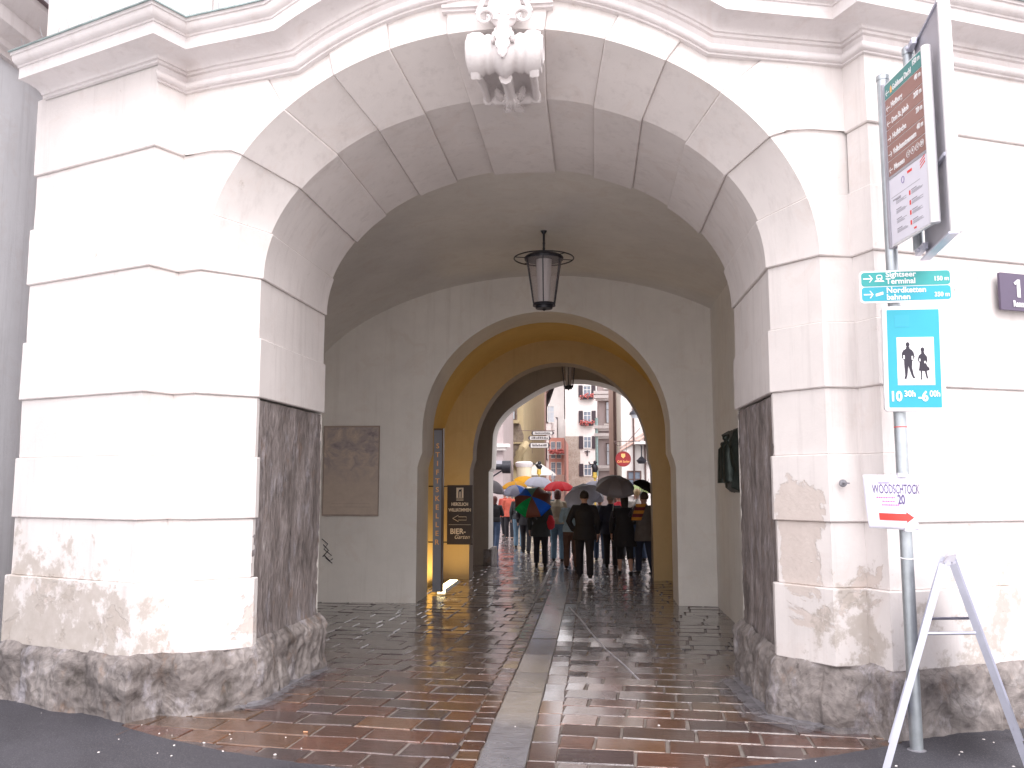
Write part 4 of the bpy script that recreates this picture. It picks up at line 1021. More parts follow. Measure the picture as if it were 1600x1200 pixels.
# ---- paper notice taped to the pole
ys3 = YP - .075
A_, B_ = at(1349, 742, ys3), at(1436, 827, ys3); W_, H_ = B_.x - A_.x, A_.z - B_.z
t = thing('paper_notice', 'white paper notice with a red arrow taped to the steel pole', 'poster', (A_.x, ys3, B_.z))
NX, NZ = 24, 14
def sheet(fx, fz, off=0.):
    x = W_ * fx + .028 * (1 - fz) ** 1.5 * (1 - fx) ; z = H_ * fz + (.018 * (fx - .5)) * (1 - fz) * -1 * .8
    y = .025 * math.sin(fx * 3.0 + .4) * -1 + .03 * (1 - fx) ** 2 + .006 * math.sin(fz * 5 + fx * 6) - off
    return V3((x, y, z))
m = MB(); m.grid([[sheet(i / NX, k / NZ) for i in range(NX + 1)] for k in range(NZ + 1)]); o = m.build('sheet', M['paper'], t, 80)
so_ = o.modifiers.new('thickness', 'SOLIDIFY'); so_.thickness = .0006
def on_sheet(ob):
    for v in ob.data.vertices:
        q = sheet(v.co.x / W_, v.co.z / H_, .0022); v.co = q
tx = text('title', 'WOODSCHTOCK', .085, M['lilac'], t, W_ * .14, H_ * .73, 0, 'LEFT', .44, .0012); on_sheet(tx)
tx = text('title', '20', .085, M['lilac'], t, W_ * .60, H_ * .54, 0, 'LEFT', .6, .003); on_sheet(tx)
mm = MB()
for zz, x0, x1 in ((.565, .20, .54), (.495, .30, .53), (.43, .29, .60)):
    x = x0
    random.seed(int(zz * 1000))
    while x < x1:
        w_ = random.uniform(.012, .035); mm.grid([[V3((W_ * (x + w_ * a_), 0, H_ * (zz + .03 * b_))) for a_ in (0, 1)] for b_ in (0, 1)]); x += w_ + .008
oo = mm.build('small_print', M['pink'], t); on_sheet(oo)
mm = MB(); x = .26
while x < .48: mm.grid([[V3((W_ * (x + .014 * a_), 0, H_ * (.835 + .035 * b_))) for a_ in (0, 1)] for b_ in (0, 1)]); x += .022
oo = mm.build('small_print', M['lilac'], t); on_sheet(oo)
mm = MB(); mm.grid([[V3((W_ * (.22 + .53 * i / 10), 0, H_ * (.16 + .13 * b_))) for i in range(11)] for b_ in (0, .5, 1)]); mm.grid([[V3((W_ * (.75 + .17 * i / 5), 0, H_ * (.225 + b_ * .10 * (1 - i / 5)))) for i in range(6)] for b_ in (-1, 0, 1)])
oo = mm.build('red_arrow', M['red'], t); on_sheet(oo)
mm = MB()
for xx, zz in ((.72, 1.0), (.80, .0)): mm.box(W_ * xx - .03, W_ * xx + .03, -.03, .01, H_ * zz - .012, H_ * zz + .012)
mm.build('tape', M['paper'], t)
# ---- house number plate on the right side wall
a = V3((3.0, 6.73, 3.04)); d = V3((1.28, .54, 0)).normalized(); nrm = V3((d.y, -d.x, 0))
a += nrm * .065
t = thing('house_number_plate', 'dark plum enamel house number plate on the white right side wall', 'sign', a, math.atan2(d.y, d.x))
m = MB(); m.poly(rrect(0, .46, 0, .28, .008), 0, .02); m.build('plate', M['plum'], t, 30)
m = MB(); m.poly([(.158, .10), (.188, .10), (.188, .235), (.166, .235), (.132, .210), (.140, .192), (.158, .203)], -.005, 0); m.build('number', M['white'], t); text('street_name', 'Rennweg', .065, M['white'], t, .20, .048, -.004, 'CENTER', .72, .002)
# scratched remnants of old paint beside it
m = MB(); random.seed(31)
for i in range(16):
    p = V3((2.02, 6.32, 0)) + d * random.uniform(.62, .98) + nrm * .037; z = 3.22 + random.uniform(-.07, .08)
    q = p + d * random.uniform(-.02, .02) + V3((0, 0, random.uniform(-.03, .03))); m.tube([p + V3((0, 0, z)), q + V3((0, 0, z))], random.uniform(.0015, .003), 4)
part('paint_scratches', m, M['greyprint'], None)
# iron hook in the right pier, torn plaster at the corner
m = MB(); c = at(1317, 755, 6.42); m.rings([(0, 0, 0, .028, .028), (0, 0, .012, .026, .026), (0, 0, .015, .010, .010)], 14); m.tube([(0, 0, .01), (0, 0, .05), (.02, 0, .06), (.03, 0, .045)], .006, 6)
m.xf(Matrix.Translation(c) @ Matrix.Rotation(R(90), 4, 'X')); part('wall_hook', m, M['cement'], 50)
# ============================================================ folding sign stand
f0 = onground(1383, 1207, .076); f1 = onground(1608, 1203, .076); back = V3((.33, .86, 0)).normalized() * .66
t = thing('folding_sign_stand', 'silver metal folding advertising stand on the asphalt at the right', 'sign stand', (f0.x, f0.y, .076))
span = f1 - f0; span.z = 0; apexz = 1.20; mid = span * .515
def bar(mb, p, q, w1=.020, w2=.012):
    p, q = V3(p), V3(q); d = (q - p).normalized(); s_ = d.cross(back.normalized()).normalized(); b_ = back.normalized()
    vs = [p + s_ * w1 * i + b_ * w2 * j for i, j in ((-1, -1), (1, -1), (1, 1), (-1, 1))] + [q + s_ * w1 * i + b_ * w2 * j for i, j in ((-1, -1), (1, -1), (1, 1), (-1, 1))]
    mb.add(vs, [(3, 2, 1, 0), (4, 5, 6, 7), (0, 1, 5, 4), (1, 2, 6, 5), (2, 3, 7, 6), (3, 0, 4, 7)])
Z_ = V3((0, 0, 1))
for k, (foot, off) in enumerate(((V3((0, 0, 0)), -.03), (span.copy(), .03))):
    top = mid + Z_ * apexz + span.normalized() * off
    m = MB()
    bar(m, foot, top); bar(m, foot + back, top + back)
    lo = foot.lerp(top, .20); bar(m, lo, lo + back, .015, .015)
    hi = foot.lerp(top, .97)
    m.grid([[lo, lo + back], [lo + span.normalized() * .001, lo + back]])
    for f_ in (.20, .96):
        a_, b_ = foot.lerp(top, f_), foot.lerp(top, f_) + back; s_ = (top - foot).normalized()
        vs = [a_ - s_ * .018 - span.normalized() * .011, a_ + s_ * .018 - span.normalized() * .011, a_ + s_ * .018 + span.normalized() * .011, a_ - s_ * .018 + span.normalized() * .011]
        vs += [v + back for v in vs]; m.add(vs, [(0, 1, 2, 3), (7, 6, 5, 4), (0, 4, 5, 1), (1, 5, 6, 2), (2, 6, 7, 3), (3, 7, 4, 0)])
    fr = m.build('leg_frame', M['alu'], t, 30)
    m = MB(); q = [foot.lerp(top, .215), foot.lerp(top, .215) + back, foot.lerp(top, .95) + back, foot.lerp(top, .95)]
    n_ = span.normalized() * .004; m.add([v - n_ for v in q] + [v + n_ for v in q], [(0, 1, 2, 3), (7, 6, 5, 4), (0, 4, 5, 1), (1, 5, 6, 2), (2, 6, 7, 3), (3, 7, 4, 0)])
    m.build('poster_panel', M['paper'] if k else M['signback'], fr)
for b_ in (V3((0, 0, 0)), back):
    m = MB(); p, q = V3((0, 0, 0)).lerp(mid + Z_ * apexz, .66), span.lerp(mid + Z_ * apexz, .66); p, q = p + b_, q + b_
    m.box(-.001, .001, -.001, .001, -.001, .001); bar2 = (q - p)
    m = MB(); m.tube([p, q], .010, 8); m.build('spreader', M['alu'], t, 50)
m = MB(); m.tube([mid + Z_ * (apexz + .005) - back * .02, mid + Z_ * (apexz + .005) + back * 1.02], .018, 10); m.build('hinge', M['alu'], t, 50)
m = MB(); h0 = mid + Z_ * (apexz + .01); m.poly([(h0.x - .03, h0.z), (h0.x + .035, h0.z + .005), (h0.x + .05, h0.z + .05), (h0.x + .0, h0.z + .035)], h0.y - .01, h0.y + .01); m.build('latch', M['signback'], t)
# ============================================================ the street behind the gate
def win(b, x0, x1, z0, z1, y, frame, glass, shut=None, flowers=False, bars=(1, 1), sill=None, depth=.12, closed=False):
    """one window with frame, sill, shutters on a wall facing the gate (local coordinates)"""
    f = MB(); t_ = min(.09, (x1 - x0) * .1)
    for q in ((x0, x1, z0, z0 + t_), (x0, x1, z1 - t_, z1), (x0, x0 + t_, z0 + t_, z1 - t_), (x1 - t_, x1, z0 + t_, z1 - t_)): f.box(q[0], q[1], y - .05, y + .05, q[2], q[3])
    for k in range(bars[0]): xx = x0 + (x1 - x0) * (k + 1) / (bars[0] + 1); f.box(xx - t_ * .3, xx + t_ * .3, y - .04, y + .02, z0 + t_, z1 - t_)
    for k in range(bars[1]): zz = z0 + (z1 - z0) * (.62 if bars[1] == 1 else (k + 1) / (bars[1] + 1)); f.box(x0 + t_, x1 - t_, y - .035, y + .02, zz - t_ * .3, zz + t_ * .3)
    fo = f.build('window', frame, b)
    MB().box(x0 + t_ * .5, x1 - t_ * .5, y - .012, y + .01, z0 + t_ * .5, z1 - t_ * .5).build('pane', glass, fo)
    if sill: MB().box(x0 - .15, x1 + .15, y - .22, y + .02, z0 - .14, z0 - .02).build('sill', sill, fo)
    if shut:
        w_ = (x1 - x0) * .52
        for a_, b_ in ((x0 - w_ - .02, x0 - .03), (x1 + .03, x1 + w_ + .02)):
            m = MB(); m.box(a_, b_, y - .10, y - .04, z0 - .02, z1 + .02)
            for k in range(7): zz = z0 + (z1 - z0) * (k + .5) / 7; m.box(a_ + .06, b_ - .06, y - .125, y - .10, zz - .05, zz + .03)
            m.build('shutter', shut, fo)
    if flowers:
        m = MB(); m.box(x0 - .2, x1 + .2, y - .42, y - .12, z0 - .30, z0 - .08); bx = m.build('flower_box', M['iron'], fo)
        m = MB()
        for k in range(60):
            p = (random.uniform(x0 - .3, x1 + .3), y - random.uniform(.12, .55), z0 + random.gauss(-.02, .13)); r = random.uniform(.05, .10); m.ball(p, r, 4)
        m.build('geraniums', FLOWER, fo, 60)
FLOWER = simple('red_geranium', (.45, .12, .11), .8, 0, .6, 6, 0)
GL = simple('window_glass', (.16, .19, .24), .12, 0, .3, 1, 0)
GLW = simple('curtained_glass', (.55, .60, .66), .2, 0, .15, 1, 0)
DK = simple('dark_shutter_paint', (.05, .035, .045), .6, 0, .2, 3, 0)
WHW = simple('white_window_paint', (.7, .68, .66), .5, 0, .05, 3, 0)
BRW = simple('brown_window_paint', (.10, .055, .05), .5, 0, .2, 3, 0)
M['ochre'] = mat_plaster('ochre_render', (.46, .37, .22), (.25, .18, .1), False)
M['stoneb'] = mat_rock('brown_ashlar', [(.10, .075, .055), (.17, .13, .10), (.22, .17, .13), (.28, .22, .17)], 1.2, white=.1, bd=.05)
M['wall_w'] = mat_plaster('white_house_render', (.74, .70, .68), (.5, .44, .42), False)
M['wall_p'] = mat_plaster('pink_house_render', (.62, .42, .36), (.4, .25, .22), False)
M['wall_r'] = mat_plaster('brick_red_render', (.55, .26, .21), (.3, .1, .08), False)
M['wall_g'] = mat_plaster('grey_pink_stone', (.42, .35, .35), (.2, .15, .16), False)
M['wall_c'] = mat_plaster('cream_render', (.64, .57, .42), (.4, .3, .2), False)
M['tower_stone'] = mat_rock('tower_stone', [(.26, .22, .19), (.34, .29, .25), (.40, .35, .31), (.46, .41, .37)], 1.5, white=.1, bd=.03)
ROOF = simple('dark_roof_tiles', (.12, .06, .05), .8, 0, .3, 2, .5, .05)
def Zs(py, y, px=880): return PZ(py, y, px)
def house(name, label, px0, px1, y, dz, ztop_py, mat, ln=12., turn=0, cat='building'):
    """a solid house: its near face spans px0..px1 at distance y, ln metres deep"""
    x0, x1 = PX(px0, y), PX(px1, y); t = thing(name, label, cat, (x0, y, 0), R(turn)); W_ = x1 - x0
    zt = Zs(ztop_py, y) if ztop_py is not None else 16
    m = MB(); m.box(0, W_, 0, ln, -.2, zt); m.build('wall', mat, t)
    return t, W_, zt
def wl(t, y, px, py): return PX(px, y) - t.location.x, Zs(py, y, px)
Q = lambda zx, zy: (740 + zx / 5.333, 560 + zy / 5.333)
# -- ochre house on the left
y = 44
t, W_, zt = house('ochre_house', 'ochre and brown stone house on the left with a white-framed window', 700, 818, y, 0, 500, M['ochre'], 20)
def B(zx0, zx1, zy0, zy1, d0, d1, name, mat, par=None, yy=None):
    yy = yy or y; a_, z1_ = wl(t, yy, *Q(zx0, zy0)); b_, z0_ = wl(t, yy, *Q(zx1, zy1))
    m = MB(); m.box(a_, b_, d0, d1, z0_, z1_); return m.build(name, mat, par or t, 20)
a_, z1_ = wl(t, y, *Q(272, 362)); b_, z0_ = wl(t, y, *Q(352, 515))
win(t, a_, b_, z0_, z1_, -.05, BRW, GLW, sill=M['cream'], bars=(0, 1)); B(262, 385, 520, 545, -.5, 0, 'moulding', M['ochre'])
B(262, 275, 340, 520, -.12, 0, 'window_surround', M['stoneb']); B(352, 365, 340, 520, -.12, 0, 'window_surround', M['stoneb']); B(258, 370, 325, 345, -.2, 0, 'lintel', M['stoneb'])
random.seed(14)
m = MB(); c0, c1 = wl(t, y, *Q(335, 640)); pts_ = []
for k in range(26):
    a = 2 * math.pi * k / 26; r = 1 + .22 * noise.noise(V3((math.cos(a) * 1.4, math.sin(a) * 1.4, 5))) * 2
    pts_.append((c0 + .42 * r * math.cos(a) * 1.15, c1 + .75 * r * math.sin(a)))
m.poly(pts_, -.05, 0); m.build('bare_stone_patch', M['stoneb'], t)
B(262, 350, 725, 900, -.06, 0, 'bare_stone_patch', M['stoneb']); B(262, 420, 700, 712, -.14, 0, 'string_course', M['ochre'])
m = MB(); c0, c1 = wl(t, y, *Q(405, 790)); m.tube([(c0 + .25, -.3, c1 + .5), (c0 + .1, -.5, c1 + .25), (c0 - .05, -.4, c1), (c0 - .3, -.2, c1 - .45), (c0 - .2, -.1, c1 - .8)], [.16, .24, .17, .20, .08], 10); m.build('carved_bracket', M['ochre'], t, 60)
# slim grey bay in front of it
t2, W2, zt2 = house('grey_bay', 'narrow grey stone bay with a white ledge just inside the far arch', 700, 786, 38, 0, 560, M['wall_g'], 5)
m = MB(); z_ = Zs(697, 38); m.box(W2 - .8, W2 + .3, -.35, .2, z_ - .05, z_ + .1); m.box(W2 - .8, W2 + .15, -.25, .2, z_ - .18, z_ - .05); m.build('ledge', M['wall_w'], t2)
m = MB(); z_ = Zs(724, 38); m.box(-.5, W2 + .1, -.3, .1, z_ - .1, z_ + .12); m.build('awning_box', M['signback'], t2)
# -- cream corner with pedestal
y = 50
t, W_, zt = house('cream_house', 'cream plastered house with a dark gutter next to the ochre house', 816, 829, y, 0, 480, M['wall_c'], 14)
m = MB(); m.tube([(W_ * .35, -.15, 0), (W_ * .35, -.15, 15)], .12, 8); m.build('downpipe', BRW, t, 50)
y = 42; p = at(*Q(420, 1010), y)
t = thing('round_pedestal', 'yellow round shop pedestal with a wide pale capstone in front of the ochre house', 'pedestal', (p.x, y, 0))
zc = PZ(Q(0, 905)[1], y); z1_ = PZ(Q(0, 872)[1], y); r_ = (PX(Q(480, 0)[0], y) - PX(Q(352, 0)[0], y)) / 2
m = MB(); m.rings([(0, 0, 0, r_, r_), (0, 0, zc, r_ * .96, r_ * .96)], 20); m.build('shaft', M['wall_c'], t, 40)
m = MB(); m.rings([(0, 0, zc, r_, r_), (0, 0, zc + .12, r_ * 1.15, r_ * 1.15), (0, 0, z1_, r_ * 1.18, r_ * 1.18), (0, 0, z1_ + .08, r_ * .9, r_ * .9)], 20); m.build('capstone', M['plaster_trim'], t, 30)
# -- orange-pink house and white gabled row in the distance on the left
t, W_, zt = house('pink_house', 'narrow orange-pink house front behind the guild plates', 828, 838, 62, 0, 440, M['wall_p'], 14)
t, W_, zt = house('tall_white_house', 'tall white house with faint windows between the pink house and the gabled one', 837, 862, 80, 0, 640, M['wall_w'], 14)
random.seed(3)
for r in range(4):
    for c in range(2):
        x_ = W_ * (.18 + .42 * c); z_ = zt - 19 + r * 3.6 if False else 4 + r * 3.4; win(t, x_, x_ + .9, z_, z_ + 1.6, -.02, WHW, GLW, bars=(1, 1))
y = 96
t, W_, zt = house('gabled_house', 'white house with a dark sloping gable left of the tower house', 853, 884, y, 0, 655, M['wall_w'], 14)
za, zb_ = Zs(590, y), Zs(633, y)
m = MB(); m.add([(-1.2, -.6, zb_ - 1), (W_ * .95, -.6, za + 2.5), (W_ * .95, -.6, za + 2.0), (-1.2, -.6, zb_ - 1.5), (-1.2, 8, zb_ - 1), (W_ * .95, 8, za + 2.5), (W_ * .95, 8, za + 2.0), (-1.2, 8, zb_ - 1.5)], [(0, 1, 2, 3), (7, 6, 5, 4), (0, 4, 5, 1), (3, 2, 6, 7)]); m.build('roof', ROOF, t)
m = MB(); m.add([(0, -.02, zb_ - 4), (W_ * .95, -.02, zb_ - 4), (W_ * .95, -.02, za + 2), (0, -.02, zb_ - 1), (0, 7, zb_ - 4), (W_ * .95, 7, zb_ - 4), (W_ * .95, 7, za + 2), (0, 7, zb_ - 1)], [(3, 2, 1, 0), (4, 5, 6, 7), (0, 4, 7, 3), (1, 2, 6, 5)]); m.build('gable', M['wall_w'], t)
for pz in (652, 668): z_ = Zs(pz, y); win(t, W_ * .3, W_ * .62, z_ - 1.7, z_, -.05, BRW, GL, flowers=(pz == 668))
# -- red arcade house below it
y = 78
t, W_, zt = house('red_arcade_house', 'brick red house with a pink upper strip and a balcony of red flowers', 858, 882, y, 0, 684, M['wall_r'], 14)
for k, (fx, pz) in enumerate(((.12, 690), (.50, 690), (.12, 722), (.50, 722))):
    z_ = Zs(pz, y); win(t, W_ * fx, W_ * (fx + .30), z_ - 1.5, z_, -.03, WHW, GL)
m = MB(); z_ = Zs(709, y); m.box(0, W_, -.9, 0, z_ - .1, z_); b_ = m.build('balcony', M['wall_w'], t)
m = MB()
for k in range(90): m.ball((random.uniform(0, W_), -random.uniform(.7, 1.0), z_ + random.uniform(0, .35)), random.uniform(.06, .12), 4)
m.build('geraniums', FLOWER, t, 60)
m = MB(); m.box(W_ * .45, W_, -1.6, -.05, 0, Zs(742, y)); m.build('shop_porch', M['wall_p'], t)
# -- white tower house in the centre
y = 92
t, W_, zt = house('white_tower_house', 'tall white house with four dark-shuttered windows and red geranium boxes', 884, 936, y, 0, 420, M['wall_w'], 16)
x_s = PX(907, y) - t.location.x
m = MB(); m.box(-.02, x_s, -.08, 1.0, 0, Zs(Q(0, 650)[1], y)); m.box(x_s, W_ - .2, -.06, 1, 0, Zs(Q(0, 985)[1], y)); m.build('stone_base', M['tower_stone'], t)
for k, (z0q, z1q, fl) in enumerate(((322, 228, True), (540, 440, True), (752, 650, False), (980, 880, False))):
    a_ = PX(Q(918, 0)[0], y) - t.location.x; b_ = PX(Q(987, 0)[0], y) - t.location.x
    win(t, a_, b_, Zs(Q(0, z0q)[1], y), Zs(Q(0, z1q)[1], y), -.06, WHW, GL, DK, fl)
m = MB(); xx = PX(Q(950, 0)[0], y) - t.location.x; z_ = Zs(Q(0, 790)[1], y); m.tube([(xx, -.1, z_ - .3), (xx, -.1, z_ + .3)], .07, 6); m.tube([(xx - .3, -.1, z_ + .15), (xx + .3, -.1, z_ + .15)], .05, 6); m.build('wall_anchor', DK, t)
# -- grey bay house right of the tower
y = 70
t, W_, zt = house('bay_window_house', 'pinkish grey stone house with stacked bay windows right of the white tower house', 936, 961, y, 0, 470, M['wall_g'], 14)
for z0q, z1q in ((545, 362), (892, 708), (250, 60)):
    a_ = PX(Q(1108, 0)[0], y) - t.location.x; b_ = PX(Q(1165, 0)[0], y) - t.location.x
    win(t, a_, b_, Zs(Q(0, z0q)[1], y), Zs(Q(0, z1q)[1], y), -.06, BRW, GLW, sill=M['wall_w'], bars=(1, 1))
for q in (290, 325, 575, 640, 905):
    z_ = Zs(Q(0, q)[1], y); m = MB(); m.box(-.35, W_ + .1, -.4, .1, z_ - .12, z_ + .12); m.box(-.2, W_ + .05, -.25, .1, z_ - .3, z_ - .12); m.build('string_course', M['plaster_trim'], t)
m = MB(); m.tube([(-.15, -.2, 2.5), (-.15, -.2, Zs(Q(0, 500)[1], y))], .12, 8); m.build('downpipe', simple('pale_green_pipe', (.35, .50, .50), .5), t, 50)
# -- pale pink pilaster house and white arcade house on the right
y = 52
t, W_, zt = house('pink_pilaster_house', 'pale pink corner house with a red-brown downpipe behind the round red sign', 960, 973, y, 0, 440, simple_p := mat_plaster('rose_render', (.58, .44, .42), (.4, .28, .28), False), 14)
m = MB(); m.tube([(W_ * .1, -.12, 0), (W_ * .1, -.12, 15)], .07, 8); m.build('downpipe', BRW, t, 50)
t, W_, zt = house('white_right_house', 'white house with a slanting stair line and dark drainpipe at the right of the street', 972, 1090, 44, 0, 400, M['wall_w'], 22)
for xx in (.60, 1.15): m = MB(); m.tube([(xx, -.1, 0), (xx, -.1, 15)], .045, 8); m.build('downpipe', BRW, t, 50)
m = MB()
m.tube([(-.1, -.08, Zs(705, 44)), (2.4, -.08, Zs(660, 44))], .05, 6); m.tube([(-.1, -.08, Zs(700, 44)), (2.4, -.08, Zs(653, 44))], .03, 6); m.build('stair_band', M['wall_p'], t)
for xx, zq in ((1.35, 640), (1.35, 690), (.25, 742)):
    win(t, xx, xx + .7, Zs(zq, 44) - .9, Zs(zq, 44) + .2, -.03, BRW, GL, sill=M['wall_w'])
m = MB(); z_ = Zs(Q(0, 730)[1], 44); m.rings([(.95, -.5, z_ - .9, .16, .16), (.95, -.5, z_ - .75, .26, .26), (.95, -.5, z_ - .55, .05, .05)], 14); m.tube([(.95, 0, z_), (.95, -.5, z_ - .02), (.95, -.5, z_ - .6)], .03, 6); m.build('wall_lamp', M['iron'], t, 50)
m = MB(); m.box(.6, 2.0, -.9, 0, Zs(Q(0, 722)[1], 44), Zs(Q(0, 700)[1], 44)); m.build('canopy', M['wall_w'], t)
# closing backdrop houses so that the street has an end
t, W_, zt = house('far_house', 'very pale house closing the street far behind the tower house', 830, 890, 120, 0, 640, M['wall_w'], 10)
# street lamp hung at the upper right
y = 40; p = at(*Q(1345, 470), y)
t = thing('street_lantern', 'dark street lantern hanging at the right of the street under the arch', 'street lamp', (p.x, y, p.z))
m = MB(); m.rings([(0, 0, .0, .26, .26), (0, 0, .10, .24, .24), (0, 0, .25, .06, .06), (0, 0, .35, .04, .04)], 16); m.build('hood', M['iron'], t, 40)
m = MB(); m.rings([(0, 0, -.15, .12, .12), (0, 0, 0, .2, .2)], 16); m.build('glass', GLW, t, 40)
m = MB(); m.tube([(0, 0, .3), (0, 0, .8), (.9, 0, .85)], .025, 6); m.build('arm', M['iron'], t, 50)
# round red shop sign on its bracket
y = 34; c = at(*Q(1247, 838), y); rr = (PX(Q(1312, 0)[0], y) - PX(Q(1182, 0)[0], y)) / 2
t = thing('round_red_sign', 'round red hanging shop sign with a small gold crest', 'sign', (c.x, y, c.z))
REDS = simple('red_enamel', (.26, .025, .03), .4, 0, .05, 2, 0)
m = MB(); m.tube([(0, -.03, 0), (0, .03, 0)], rr, 32); m.build('disc', REDS, t, 30)
m = MB(); m.tube([(rr * .93 * math.cos(a), -.035, rr * .93 * math.sin(a)) for a in [k * .2 for k in range(33)]], .008, 5); m.build('rim', simple('dark_red_rim', (.25, .02, .02), .5), t, 50)
m = MB(); m.poly([(-.07, .20), (.07, .20), (.08, .10), (0, .02), (-.08, .10)], -.045, -.03); m.build('crest', M['gold'], t)
text('lettering', 'Café Sacher', .125, M['gold'], t, 0, -.10, -.034, 'CENTER', .8, .001, shear=.3)
za = at(*Q(1247, 690), y).z - c.z; xl = PX(Q(1172, 0)[0], y) - c.x; xr_ = PX(Q(1395, 0)[0], y) - c.x
m = MB(); m.tube([(xl, 0, za), (xr_, 0, za)], .018, 6); m.tube([(-.12, 0, rr * .95), (-.12, 0, za)], .01, 5); m.tube([(.12, 0, rr * .95), (.12, 0, za)], .01, 5)
m.tube([(xr_, 0, za + .5), (.2, 0, za)], .012, 5); m.tube([(xl, 0, za), (xl + .15, 0, za - .18), (xl + .3, 0, za - .14)], .012, 5); m.build('bracket', BRW, t, 50)
# three guild plates hanging on the left
y = 33
GP = simple('pale_sign_board', (.55, .52, .50), .5, 0, .05, 2, 0)
a0 = at(*Q(565, 670), y); t = thing('guild_plates', 'three stacked pale plates with dark borders hanging on the left of the street', 'sign', (a0.x, y, a0.z))
for x0q, x1q, z0q, z1q in ((492, 660, 640, 605), (465, 632, 682, 645), (472, 625, 748, 702)):
    p_, q_ = at(*Q(x0q, z0q), y) - a0, at(*Q(x1q, z1q), y) - a0
    ex = .06; m = MB(); m.poly([(p_.x, p_.z), (q_.x, p_.z), (q_.x + ex, (p_.z + q_.z) / 2), (q_.x, q_.z), (p_.x, q_.z), (p_.x - ex, (p_.z + q_.z) / 2)], -.01, .01); pl_ = m.build('plate', DK, t)
    g_ = .02; m = MB(); m.poly([(p_.x + g_, p_.z + g_), (q_.x - g_, p_.z + g_), (q_.x - g_, q_.z - g_), (p_.x + g_, q_.z - g_)], -.016, -.01); m.build('field', GP, pl_)
    m = MB(); x = p_.x + .08; random.seed(int(z0q))
    while x < q_.x - .1:
        w_ = random.uniform(.03, .08); m.box(x, x + w_ * .7, -.02, -.016, p_.z + (q_.z - p_.z) * .3, p_.z + (q_.z - p_.z) * random.uniform(.6, .8)); x += w_
    m.build('lettering', DK, pl_)
m = MB(); zt_ = PZ(Q(0, 600)[1], y) - a0.z; m.tube([(-.9, 0, zt_), (.5, 0, zt_)], .012, 6); m.tube([(-.35, 0, zt_), (-.35, 0, -.55)], .008, 5); m.tube([(.3, 0, zt_), (.3, 0, -.55)], .008, 5); m.build('bracket', BRW, t, 50)
# round spotlight box by the left pier
y = 30; c = at(*Q(270, 905), y)
t = thing('wall_spotlight', 'black drum-shaped spotlight on an arm beyond the left arch pier', 'lamp', (c.x, y, c.z))
m = MB(); m.tube([(-.12, 0, 0), (.16, 0, 0)], .22, 20); m.build('drum', M['iron'], t, 30); m = MB(); m.tube([(-.12, 0, 0), (-.9, 0, .02)], .10, 12); m.tube([(-.1, 0, -.1), (-.5, 0, -.35), (-.6, 0, -.8)], .03, 6); m.build('arm', M['iron'], t, 50)
# white market tent and small statue far off
y = 48; c = at(*Q(540, 960), y)
t = thing('market_tent', 'small white peaked market tent behind the yellow umbrellas', 'tent', (c.x, y, 0))
m = MB(); m.rings([(0, 0, c.z - .1, 1., 1.), (0, 0, c.z + .1, .8, .8), (0, 0, c.z + .5, .2, .2), (0, 0, c.z + .65, .03, .03)], 8); m.build('roof', WHW, t, 20); m = MB()
for sx in (-.8, .8):
    for sy in (-.8, .8): MB().tube([(sx, sy, 0), (sx, sy, c.z)], .03, 6).build('post', M['alu'], t)
y = 46
for nm_, lb, q, hh in (('statue', 'small dark bronze statue on a post above the market tent', Q(545, 895), .34), ('statue', 'dark statue with a yellow base left of the grey umbrella', Q(1010, 905), .55)):
    c = at(*q, y); t = thing(nm_, lb, 'statue', (c.x, y, c.z - hh * .5))
    m = MB(); m.tube([(0, 0, 0), (.03, 0, hh * .3), (-.03, 0, hh * .6), (.02, 0, hh * .8)], [.10, .15, .17, .08], 8); m.ball((.02, 0, hh * .93), .10, 6); m.tube([(-.05, 0, hh * .65), (-.28, 0, hh * .8), (-.3, 0, hh)], .04, 6); m.build('figure', M['iron'], t, 60)
    m = MB(); m.rings([(0, 0, -c.z + hh * .5, .05, .05), (0, 0, -.3, .05, .05), (0, 0, -.28, .12, .12), (0, 0, 0, .10, .10)], 10); m.build('post', simple('yellow_plinth', (.6, .42, .08), .6), t, 40)
